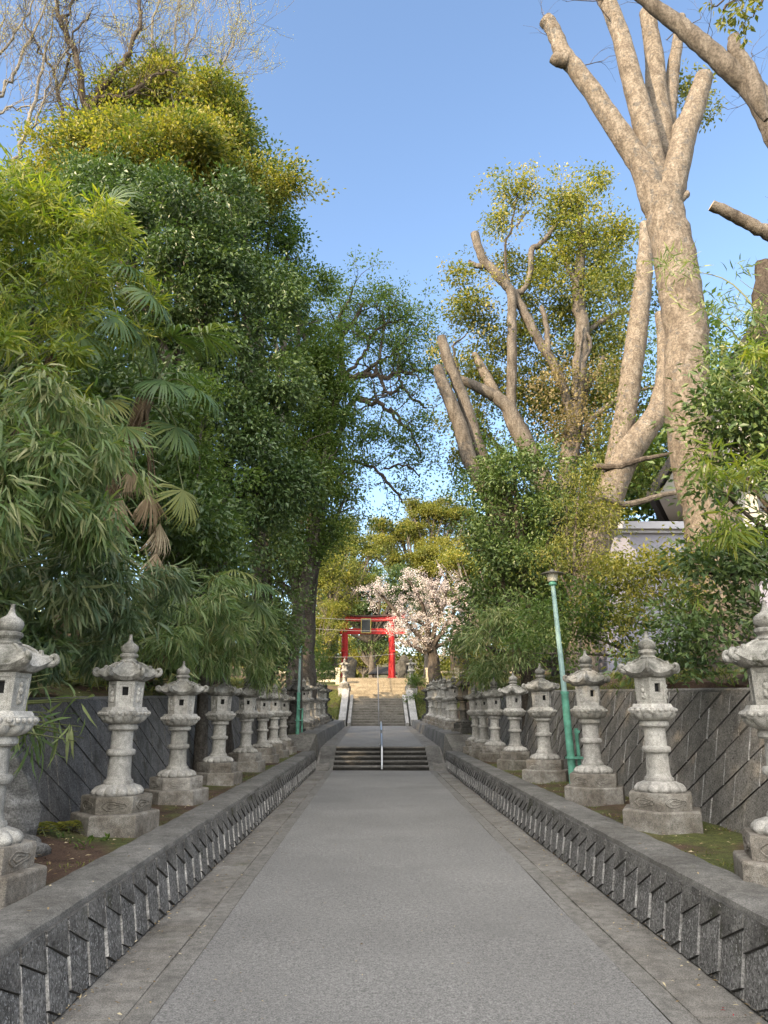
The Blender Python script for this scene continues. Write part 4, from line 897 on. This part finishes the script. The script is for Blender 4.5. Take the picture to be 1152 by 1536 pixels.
# cherry
Yc = 46.5
t = thing('cherry_tree', 'pale pink cherry tree in full blossom to the right of the red gate', 'tree', (wx(640, Yc), Yc, 3.2)); mb = MB(); tips = []
bz = P(640, 1000, Yc)
limb(mb, [(656,1052,26), (652,1010,21), (650,985,17), (645,965,12)], Yc, 5, .02, 10)
for L_ in ([(646,975,12), (625,950,7), (600,925,5), (575,895,4), (562,885,2)], [(645,968,10), (640,930,7), (628,895,5), (610,870,3)], [(648,965,9), (655,925,6), (652,895,4), (648,868,2)], [(650,970,9), (672,935,6), (685,905,4), (690,885,2)],
           [(650,975,8), (680,955,5), (700,930,3)], [(640,980,7), (610,965,5), (592,955,3)], [(645,940,5), (618,930,4), (598,940,2)], [(655,930,5), (668,900,4), (672,870,2)]):
    a = limb(mb, L_, Yc+rng.uniform(-.6, .6), 5, .04, 6)
    for q in range(2, len(a)): 
        for _ in range(2): grow(mb, a[q, :3], rng.normal(0, 1, 3)+np.array([0, 0, .2]), .75, .014, 1, tips, kids=3, wander=.4)
mb.build('trunk', M['bark_dark'], t); lf = LF(); tp = np.array([q[0] for q in tips]); tp = tp[rng.random(len(tp)) < .8]
clumps(lf, tp, 12, .11, .07, .9, droop=0, rj=.22); lf.build('blossom', L['blossom'], t)
# old stump trunk and bushes right of cherry, grass banks
mb = MB(); limb(mb, [(694,1050,36), (690,1000,30), (688,970,24), (686,945,16), (690,925,12)], 52, 4, .03, 12); tag(mb.build('old_trunk', M['bark_dark']), 'thick dark old trunk behind the cherry at the hillside fence', 'tree trunk')
tree('shrub', 'round green shrub beside the right stair lantern', 'shrub', (2.9, 43), 43, [(625,1040,13,22,0,.5), (628,1020,10,10,0,.4)], L['mid'], M['bark'], .05, 7, 40, .2, .1, .5)
# ------------------------------------------------------------------ RIGHT : big pollarded plane-like tree
Y1 = 12.0
t = thing('pollarded_tree', 'huge pale pollarded tree with five cut limbs towering at upper right', 'tree', (wx(1085, Y1), Y1, gz(5, Y1)), 'pollarded trees')
mb = MB(); limb(mb, [(1100,1010,110), (1085,900,98), (1068,780,80), (1045,690,74), (1032,600,66), (1028,500,62), (1018,420,62), (1004,350,58), (990,290,52)], Y1, 7, .012, 26, True, .035)
tk = mb.build('trunk', M['bark_pale'], t)
def cutlimb(pts, Y, sides=16, parent=None, m=None, jit=.006, cutm=True, rj=.028):
    mb = MB(); limb(mb, pts, Y, 6, jit, sides, 'cut', rj); return mb.build('limb', [m or M['bark_pale'], M['cut']], parent)
cutlimb([(1002,350,26), (984,305,42), (960,245,36), (920,185,31), (880,125,27), (845,80,24), (830,45,22), (818,30,22)], Y1, parent=t)
cutlimb([(848,92,20), (838,90,20), (829,86,16)], Y1-.05, parent=t)
cutlimb([(1002,350,26), (994,308,42), (978,240,36), (965,180,34), (945,110,30), (930,50,26), (908,-5,24), (895,-40,22)], Y1+.1, parent=t)
cutlimb([(998,300,40), (992,215,42), (985,150,34), (982,90,28), (975,45,24), (970,18,22)], Y1+.5, parent=t)
cutlimb([(998,240,24), (1003,190,20), (1008,120,20), (1016,65,16), (1022,25,13)], Y1+.55, parent=t)
cutlimb([(1000,350,26), (1001,318,40), (1012,265,40), (1025,210,36), (1042,160,32), (1056,115,26)], Y1-.1, parent=t)
cutlimb([(1006,262,16), (1012,235,16), (1013,200,15), (1020,180,10)], Y1+.3, parent=t)
cutlimb([(1010,310,14), (1022,298,12), (1032,290,10)], Y1-.2, parent=t)
mb = MB(); tips = []
for px, py, dx in ((905,0,-1), (915,30,-1), (845,60,-1), (1000,60,1), (1010,40,-1), (860,100,1)):
    grow(mb, P(px, py, Y1), (dx, .2, .6), .8, .012, 2, tips, kids=3, wander=.5)
mb.build('twigs', M['bark_dark'], t)
lf = LF(); p = blobs_px([(1045,150,22,30), (1058,165,14,20), (1030,125,16,16)], Y1+.8)
for c, r in p: clumps(lf, c+rng.uniform(-1, 1, (26, 3))*r, 12, .1, .09, .45)
lf.build('leaf_sprays', L['olive'], t)
# second pollard at the edge
Y2 = 9.2; t = thing('pollarded_tree', 'grey pollarded tree leaning in from the upper right edge', 'tree', (8.5, Y2, gz(8.5, Y2)), 'pollarded trees')
mb = MB(); b0 = P(1190, 250, Y2); a = sm([(8.6, Y2, gz(8.6, Y2)-.3, .3), (8.0, Y2, 4.5, .25), (b0[0]+.1, Y2, b0[2]-.6, .19), (*b0, .17)], 7); mb.tube(a[:, :3], a[:, 3], 18, True, 0, .04); mb.build('trunk', M['bark'], t)
cutlimb([(1196,300,20), (1188,250,36), (1160,190,36), (1130,135,34), (1095,105,30), (1060,72,28), (1015,35,24), (975,5,20), (935,-30,18)], Y2, parent=t, m=M['bark'])
cutlimb([(1150,180,8), (1137,148,24), (1125,110,22), (1105,80,20), (1100,55,17)], Y2-.1, parent=t, m=M['bark'])
cutlimb([(1260,400,22), (1200,370,21), (1152,350,20), (1110,328,18), (1067,308,16)], Y2-.6, parent=t, m=M['bark'])
mb = MB()
for px, py in ((1030,40), (1110,110), (1140,170), (1080,90), (1152,330)): grow(mb, P(px, py, Y2), (rng.uniform(-1, 1), .2, .8), .7, .01, 2, [], kids=3, wander=.6)
mb.build('twigs', M['bark_dark'], t)
Yt = 6.2; t = thing('overhanging_branch', 'leafy evergreen branch hanging into the top right corner', 'branch', P(1150, -60, Yt)); mb = MB(); tips = []
for L_ in ([(1260,-120,22), (1180,-60,12), (1120,-20,7), (1085,15,3)], [(1180,-60,8), (1150,-10,5), (1130,25,2)], [(1120,-20,5), (1100,-5,4), (1068,10,2)]):
    a = limb(mb, L_, Yt, 5, .01, 6)
    for q in range(4, len(a), 2): grow(mb, a[q, :3], rng.normal(0, 1, 3)+np.array([-.2, 0, -.3]), .22, .004, 1, tips, kids=2)
mb.build('stem', M['bark_dark'], t); lf = LF(); clumps(lf, np.array([q[0] for q in tips]), 4, .04, .085, .42, droop=.6); lf.build('leaves', L['olive'], t)
# ------------------------------------------------------------------ RIGHT : mid pollard group
Y3 = 22.0; t = thing('pollarded_tree', 'many stemmed pollarded tree sprouting leaves right of centre', 'tree', (wx(850, Y3), Y3, gz(5.4, Y3)), 'pollarded trees')
mb = MB(); limb(mb, [(858,1010,60), (852,900,46), (850,830,36), (848,740,30), (858,650,26), (868,580,22), (872,500,20), (868,430,18), (872,360,12), (866,315,7)], Y3, 6, .03, 14); mb.build('trunk', M['bark'], t)
for k_, L_ in enumerate(([(850,830,34), (830,760,32), (800,690,30), (775,640,28), (760,610,22), (735,590,18), (705,575,14), (690,568,10)], [(745,596,16), (735,575,16), (722,552,14), (712,530,9)],
           [(785,655,8), (768,612,14), (768,560,16), (768,500,15), (766,440,14), (745,412,15), (722,385,13), (712,350,13)], [(725,400,8), (712,398,8), (703,392,6)],
           [(766,440,12), (785,435,9), (796,405,8), (798,375,9), (812,365,8), (828,345,6), (835,335,4)],
           [(770,440,14), (790,475,14), (810,515,14), (830,545,14), (850,600,14), (862,660,14)], [(822,530,9), (820,490,8), (812,460,7)], [(869,430,9), (856,410,8), (848,395,7)], [(866,560,8), (885,520,7), (880,500,6)],
           [(860,650,14), (880,580,12), (895,560,10), (905,535,7)], [(855,700,9), (880,640,8), (910,610,8), (945,590,5), (985,580,4)], [(862,600,6), (868,540,5), (875,490,3)], [(870,520,9), (890,490,8), (930,470,7), (955,472,4)])):
    cutlimb(L_, Y3+rng.uniform(-.3, .3), 10, t, M['bark'] if k_ != 1 else M['bark_pale'], .012)
mb = MB(); tips = []
for L_, n_ in (([(835,335,4), (845,310,2), (838,290,1.5)], 2), ([(762,430,5), (758,380,4), (770,330,3), (775,290,2)], 3), ([(775,340,3), (795,315,2)], 2), ([(740,460,3), (715,455,2), (690,430,1.5)], 3), ([(690,568,4), (680,520,3), (700,500,2)], 3)):
    a = limb(mb, L_, Y3, 5, .03, 5)
    for q in range(3, len(a), 2): grow(mb, a[q, :3], rng.normal(0, 1, 3)+np.array([0, 0, .4]), .8, .008, 1, tips, kids=3)
mb.build('twigs', M['bark_dark'], t)
def sprays(bl, Y, m, parent, dn=26, per=18, cr=.16, ll=.11, wr=.5, **k):
    lf = LF()
    for c, r in blobs_px(bl, Y):
        r[1] = max(r[1], .5); n = int(4*r[0]*r[2]*dn*.5)+6; q = rng.normal(0, .5, (n, 3)); clumps(lf, c+q*r, per, cr, ll, wr, **k)
    return lf.build('leaf_sprays', m, parent)
lf = LF(); clumps(lf, np.array([q[0] for q in tips]), 5, .12, .11, .55); lf.build('young_leaves', L['bud'], t)
sprays([(770,285,40,22), (750,330,20,20), (860,300,46,30), (835,330,30,24), (900,270,24,14), (880,350,50,26), (905,390,44,28), (850,380,40,30), (930,350,30,30), (820,420,34,26), (700,450,26,28), (690,410,20,18), (880,430,46,30), (930,430,30,30)], Y3, L['yellow'], t, bias=-.05, rj=.3, dn=62, per=22, ll=.125)
sprays([(710,480,46,24), (790,500,40,34), (840,470,40,32), (745,520,36,24), (700,560,34,34), (810,560,44,34), (900,500,50,36), (860,530,40,30), (780,590,36,28), (700,620,36,32), (690,690,20,26), (820,610,50,36), (890,600,44,40),
        (720,660,30,24), (860,670,50,40), (930,560,34,40), (800,400,26,22), (760,400,22,22), (740,570,28,24), (790,455,26,20)], Y3+.8, L['olive'], t, bias=-.15, rj=.28, dn=58, per=22, ll=.125)
sprays([(840,640,46,30), (900,560,34,26), (815,580,30,20), (840,560,30,30), (870,620,40,36)], Y3-.5, L['dry'], t, 30)
# tree just left of it : two bare leaning cut stems
t = thing('pollarded_tree', 'pair of smooth dark cut stems leaning left of the sprouting pollard', 'tree', (wx(780, 20.5), 20.5, gz(4, 20.5)), 'pollarded trees')
cutlimb([(790,1010,36), (775,880,34), (752,790,30), (728,735,27), (705,690,24), (690,640,22), (675,600,20), (662,570,18), (657,550,15)], 20.5, 14, t, M['bark'])
cutlimb([(770,790,24), (755,735,21), (732,700,19), (715,660,18), (703,620,18), (688,580,17), (672,540,17), (662,505,14)], 20.7, 14, t, M['bark'])
sprays([(690,720,34,30), (720,660,24,30), (735,735,46,36,-.8), (760,700,40,30,-.8), (705,740,30,24,-.8)], 20.8, L['mid'], t, bias=-.2)
# pale twin stems between
t = thing('pollarded_tree', 'pale curved trunk rising between the sprouting pollard and the huge one', 'tree', (wx(880, 17.5), 17.5, gz(5, 17.5)), 'pollarded trees')
cutlimb([(872,1010,50), (880,880,46), (905,780,44), (930,700,42), (960,655,38), (985,620,32), (996,570,26), (997,510,22), (990,470,16)], 17.5, 14, t)
cutlimb([(912,760,40), (925,690,34), (938,620,32), (947,560,32), (957,490,30), (965,420,26), (968,370,20), (966,335,14)], 17.8, 14, t)
cutlimb([(890,700,10,.2), (925,700,10), (960,690,8), (1005,680,5)], 17.2, 8, t, M['bark_dark']); cutlimb([(880,760,14), (905,748,11), (940,757,10), (985,745,8), (1030,735,6)], 17.0, 8, t, M['bark'])
sprays([(950,420,34,30), (935,480,24,30), (975,450,20,20), (920,640,40,40), (900,700,50,40), (960,600,24,30), (915,560,24,30), (905,440,30,40), (960,720,50,20), (940,690,40,30)], 18.2, L['olive'], t, bias=-.3, ll=.1)
# background greenery on the right
tree('evergreen_tree', 'dark evergreen mass at the foot of the sprouting pollard, right of the steps', 'tree', (wx(790, 19.5), 19.5), 19.5,
     [(790,730,62,60), (760,800,55,60), (830,790,55,60), (800,870,70,60), (740,860,34,50), (850,880,50,50), (730,780,26,30), (860,730,40,40), (720,920,30,40,1), (700,960,26,24,3), (770,690,34,30), (830,930,50,40)], L['dark'], M['bark_dark'], .2, 5, 50, .26, .13, .5, bias=.25, lump=.2)
tree('broadleaf_tree', 'leafy background tree filling the gap behind the twin pale stems', 'tree', (wx(900, 30), 30), 30,
     [(900,560,56,46), (960,610,60,50), (850,640,60,50), (920,680,70,46), (1000,680,50,50), (780,640,36,50), (700,620,30,50), (960,520,30,40), (870,480,40,50)], L['mid'], M['bark'], .3, 1.7, 38, .42, .15, .55, shell=.3, bias=-.1)
tree('olive_tree', 'feathery vine covered tree beside the pale outbuilding', 'tree', (wx(865, 16.5), 16.5), 16.5,
     [(850,760,40,50), (880,800,26,60), (830,840,50,40), (870,720,30,36), (900,790,22,50,-.6), (890,850,40,40,-.6)], L['olive'], M['bark'], .1, 6, 40, .2, .085, .4, droop=.8, shell=.4, bias=-.1)
def bush(label, base, Y, bl, lm, dens=9, per=34, ll=.09, wr=.45, cr=.17, **k):
    return tree('shrub', label, 'shrub', base, Y, bl, lm, M['bark'], .05, dens, per, cr, ll, wr, 'shrubs along the right bank', **k)
bush('fine leaved green shrub behind the green lamp post', (4.9, 13), 12.6, [(880,900,55,55), (840,940,50,50), (900,960,60,40), (800,980,50,34,2)], L['mid'], bias=.0)
bush('light green shrub under the outbuilding wall', (5.6, 12), 12, [(960,880,55,50), (925,875,40,35,.4), (985,866,50,30,.5), (945,858,40,24,.5), (1040,840,44,44,.2), (930,930,55,50), (1000,930,50,50,-1), (960,990,70,30,-1.5), (1040,870,40,40)], L['olive'], bias=-.05)
bush('glossy dark shrub above the wall behind the second right lantern', (5.0, 8.6), 8.4, [(1060,930,60,55), (1000,960,50,45,.6), (1100,890,60,55), (1130,960,40,45), (1010,1000,70,16,.4)], L['dark'], 12, 30, .10, .42, bias=.2)
bush('bamboo grass shrub reaching toward the far right lanterns', (4.6, 18), 18, [(760,960,50,40), (720,975,34,30,3), (800,930,60,40), (740,1010,40,16,2)], L['bamboo'], 9, 30, .2, .14, .2, tm=TL, droop=1.0)
bush('sunny yellow green bank shrub below the cherry', (4.5, 30), 31, [(735,985,26,20), (705,985,22,16,5), (760,990,24,16,-3)], L['olive'], 5, 40, .14, .4, .25, bias=.1)
bush('grassy bush behind the upper right lantern row', (4.2, 26), 25, [(720,1010,26,14,0), (690,1005,20,14,6)], L['yellow'], 6, 40, .16, .2, .2, bias=-.3)
t = tree('camellia_bush', 'tall glossy dark camellia pressed against the right edge', 'shrub', (5.2, 8.0), 8.3,
     [(1120,610,70,60), (1100,690,75,60), (1140,760,60,70), (1090,640,45,40), (1110,840,60,55), (1060,860,45,40), (1150,540,50,60), (1075,730,40,30,-.3)], L['dark'], M['bark_dark'], .09, 17, 30, .17, .105, .45, bias=.25, lump=.2)
bamboo('bamboo with spiky leaves crossing the pale trunk at right', (5.6, 8.2), 2, [BB(1080,450,50,40,8.8,.6), BB(1120,510,50,45,8.4,.6), BB(1090,560,60,35,8.3,.5), BB(1015,420,26,50,8.9,.3), BB(1140,470,30,50,8.4,.4)], L['bamboo'], 20, .15, 7, grp='bamboo on the right bank', droop=.2, spread=1.0, wr=.12)
bamboo('bright yellow green bamboo leaves at the right edge beneath the camellia top', (5.4, 7.4), 3, [BB(1120,715,45,22,7.2,.3), BB(1115,560,50,30,7.7,.3), BB(1100,790,60,30,7.3,.3), BB(1060,700,30,24,7.6,.3), BB(1080,900,40,20,7.2,.3)], L['bamboo_y'], 34, .19, 7, grp='bamboo on the right bank', droop=.5, spread=.9, wr=.11)
mb = MB(); limb(mb, [(1150,700,34), (1146,560,30), (1144,470,28), (1146,395,24)], 8.8, 6, .01, 14, True, .12); tag(mb.build('ivied_trunk', M['bark_dark']), 'dark shaggy narrow trunk at the right edge above the camellia', 'tree trunk')
# ------------------------------------------------------------------ trees outside the frame that shade the path
def shade(label, x, y, h, r, lm='dark', gr='trees on the bank behind the camera'):
    z = gz(x, y); bl = [(np.array([x, y, z+h*.62]), np.array([r, r, h*.36])), (np.array([x+.6*r, y+.3*r, z+h*.4]), np.array([r*.8, r*.8, h*.25])), (np.array([x-.5*r, y-.5*r, z+h*.45]), np.array([r*.8, r*.8, h*.28]))]
    tree('evergreen_tree', label, 'tree', (x, y), y, bl, L[lm], M['bark'], .2, 2.2, 34, .5, .26, .55, gr, front=1, shell=.5)
for i, (x, y, h, r) in enumerate([(-7.8, 3.0, 7.2, 1.9), (-8.6, -.8, 8.2, 2.1), (-9, -4.6, 9.6, 2.4), (-9.5, -9, 11, 2.6), (-13, -2, 12, 2.8), (-13.5, 3.5, 12, 2.8), (-14, -9, 13, 3)]):
    shade('evergreen tree on the left bank outside the photo, number %d from the bamboo' % (i+1), x, y, h, r)
for i, (x, y, h, r) in enumerate([(-12, 10, 12, 3), (-12, 18, 13, 3.2), (-13, 26, 12, 3.2)]):
    shade('evergreen tree deep in the left wood, %s from the camera' % ORD[i], x, y, h, r, 'mid', 'trees deep in the left wood')
shade('evergreen tree on the left bank level with the middle stairs', -8.3, 34.2, 10.5, 2.3, 'mid', 'trees deep in the left wood')
for i, (x, y, h, r) in enumerate([(12, 26, 12, 3), (9, 34, 11, 3), (10, 42, 9, 3), (14, 18, 9, 2.6)]):
    shade('evergreen tree behind the right bank, %s from the camera' % ORD[i], x, y, h, r, 'mid', 'trees behind the right bank')
# ------------------------------------------------------------------ ground cover, litter
def gpt(n, x0, x1, y0, y1): 
    x = rng.uniform(x0, x1, n); y = rng.uniform(y0, y1, n); return np.array([(a, b, gz(a, b)) for a, b in zip(x, y)])
lf = LF()
for s in (-1, 1):
    p = gpt(5200, 2.42, 3.5, 3, 26)*np.array([s, 1, 1]); f = np.sin(p[:, 0]*4+p[:, 1]*1.7)+np.sin(p[:, 1]*3.1) ; p = p[f > .1]; clumps(lf, p, 3, .02, .035, .22, droop=-1.2, up=.1, flat=.1)
p = gpt(5000, 3.95, 9, 3, 34); 
for s in (-1, 1): clumps(lf, gpt(2600, 3.95, 8, 2, 36)*np.array([s, 1, 1]), 6, .05, .13, .12, tm=TL, droop=-1.0, up=.1)
for s in (-1, 1): clumps(lf, gpt(2500, 2.1, 5, 39.9, 47)*np.array([s, 1, 1]), 6, .06, .13, .15, droop=-1.0, up=.1)
tag(lf.build('grass', L['grass']), 'moss and short grass on the ledges and banks', 'grass', kind='stuff')
lf = LF()
def lit(n, x0, x1, y0, y1, z, s0, s1):
    x = rng.uniform(min(x0, x1), max(x0, x1), n); y = y0+(y1-y0)*rng.random(n)**2.1; zz = np.array([pz(b) if z is None else z(a, b) for a, b in zip(x, y)])+.018
    lf.add(T4, np.stack([x, y, zz], 1), rng.normal(0, 1, (n, 3))*np.array([1, 1, .12]), rng.normal(0, .25, (n, 3))+np.array([0, 0, 1]), rng.uniform(s0, s1, n), rng.uniform(s0, s1, n)*.4, rng.uniform(0, 1, n))
lit(230, -1.4, 1.4, 3.4, 22, None, .010, .028); lit(150, 1.5, 1.92, 3.2, 22, None, .015, .045); lit(150, -1.9, -1.45, 3.2, 22, None, .015, .045); lit(260, 1.80, 1.93, 3.2, 22, None, .012, .04); lit(260, -1.93, -1.80, 3.2, 22, None, .012, .04)
for s in (-1, 1): lit(800, s*2.45, s*3.45, 3, 24, gz, .02, .06); lit(600, s*3.9, s*5, 3, 24, gz, .03, .08); lit(40, s*2.05, s*2.4, 3, 22, lambda a, b: .5, .015, .04)
tag(lf.build('fallen_leaves', L['litter']), 'dry leaves and petals scattered over the path edges and ledges', 'leaves', kind='stuff')
lf = LF(); c = np.array([(2.95, 6.35, .53), (2.85, 5.7, .53), (1.75, 4.6, .03)]); clumps(lf, c, 4, .03, .022, .7, flat=.2); tag(lf.build('fallen_petals', L['redlitter']), 'few fallen red camellia petals on the right ledge', 'petals', kind='stuff')
def fern(label, c, n, ln):
    t = thing('fern', label, 'fern', c, 'ferns under the left wall')
    for i in range(n):
        az = rng.uniform(-1.2, 1.2)+.2; d = np.array([math.cos(az), -abs(math.sin(az))*.6-.2, .0]); pts = [np.array(c)+d*ln*q+np.array([0, 0, ln*(1.1*q-1.1*q*q)]) for q in np.linspace(0, 1, 14)]
        mb = MB(); mb.tube(pts, .003, 4); fr = mb.build('frond', M['culm'], t); lf = LF()
        for q in range(1, 14):
            for s in (-1, 1):
                sd = nrm(np.cross(d, [0, 0, 1]))*s; w = ln*.30*math.sin(PI*min(q/13*.9+.1, 1)); lf.add(T4, pts[q][None], (sd+d*.4)[None], np.array([[0, 0, 1.]]), w, w*.32, np.array([rng.uniform(.3, .9)]))
        lf.build('leaflets', L['yellow'], fr)
fern('small yellow green fern spreading right of the leaning rock slab', (-3.42, 7.35, .52), 7, .42)
fern('second little fern beside the plinth of the second left lantern', (-3.25, 7.75, .5), 5, .36)
lf = LF(); clumps(lf, np.array([(-3.0, 7.1, .5), (-2.8, 7.2, .49), (-3.05, 7.35, .5), (-2.65, 7.3, .49), (-2.75, 6.9, .49)]), 12, .06, .07, .35, droop=-.6, flat=.3); tag(lf.build('weeds', L['mid']), 'low leafy weeds at the foot of the second left lantern', 'weeds', kind='stuff')
# ------------------------------------------------------------------ light
SKY_FILL = 11.5
SUN_EL, SAZ = R(27), math.atan2(-.75, -.66)      # direction towards the sun : x=-.75, y=-.66
w = bpy.data.worlds.new('World'); S.world = w; w.use_nodes = True; nt = w.node_tree
sky = nt.nodes.new('ShaderNodeTexSky'); sky.sky_type = 'NISHITA'; sky.sun_disc = False; sky.sun_elevation = SUN_EL; sky.sun_rotation = SAZ
sky.air_density = 1.0; sky.dust_density = .8; sky.ozone_density = 1.6
# fill light added to brighten shade, behind the camera: warm white, by world direction
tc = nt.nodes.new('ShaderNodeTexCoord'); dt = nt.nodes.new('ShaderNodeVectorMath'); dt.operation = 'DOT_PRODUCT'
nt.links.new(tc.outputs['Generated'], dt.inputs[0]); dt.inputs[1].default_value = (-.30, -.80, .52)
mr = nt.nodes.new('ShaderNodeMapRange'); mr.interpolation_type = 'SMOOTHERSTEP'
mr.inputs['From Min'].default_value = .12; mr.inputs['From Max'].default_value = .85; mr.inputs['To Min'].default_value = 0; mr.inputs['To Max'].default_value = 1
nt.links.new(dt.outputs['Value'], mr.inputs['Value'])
fill_mix = nt.nodes.new('ShaderNodeMix'); fill_mix.data_type = 'RGBA'; fill_mix.blend_type = 'ADD'; fill_mix.clamp_result = False; fill_mix.inputs[7].default_value = (SKY_FILL*1.0, SKY_FILL*.90, SKY_FILL*.74, 1)
nt.links.new(mr.outputs[0], fill_mix.inputs[0]); nt.links.new(sky.outputs[0], fill_mix.inputs[6])
nt.links.new(fill_mix.outputs[2], nt.nodes['Background'].inputs[0]); nt.nodes['Background'].inputs[1].default_value = .12
sd = bpy.data.lights.new('sun', 'SUN'); so = bpy.data.objects.new('sun', sd); COL.objects.link(so); sd.energy = 3.6; sd.angle = R(.5); sd.color = (1, .76, .48)
dv = Vector((-.75*math.cos(SUN_EL), -.66*math.cos(SUN_EL), math.sin(SUN_EL))); so.rotation_euler = dv.to_track_quat('Z', 'Y').to_euler(); so.location = (-20, -20, 30)
S.view_settings.view_transform = 'Standard'; S.view_settings.look = 'None'; S.view_settings.exposure = 1.7; S.view_settings.gamma = 1
S.cycles.max_bounces = 6; S.cycles.diffuse_bounces = 4; S.cycles.transmission_bounces = 3; S.cycles.transparent_max_bounces = 4
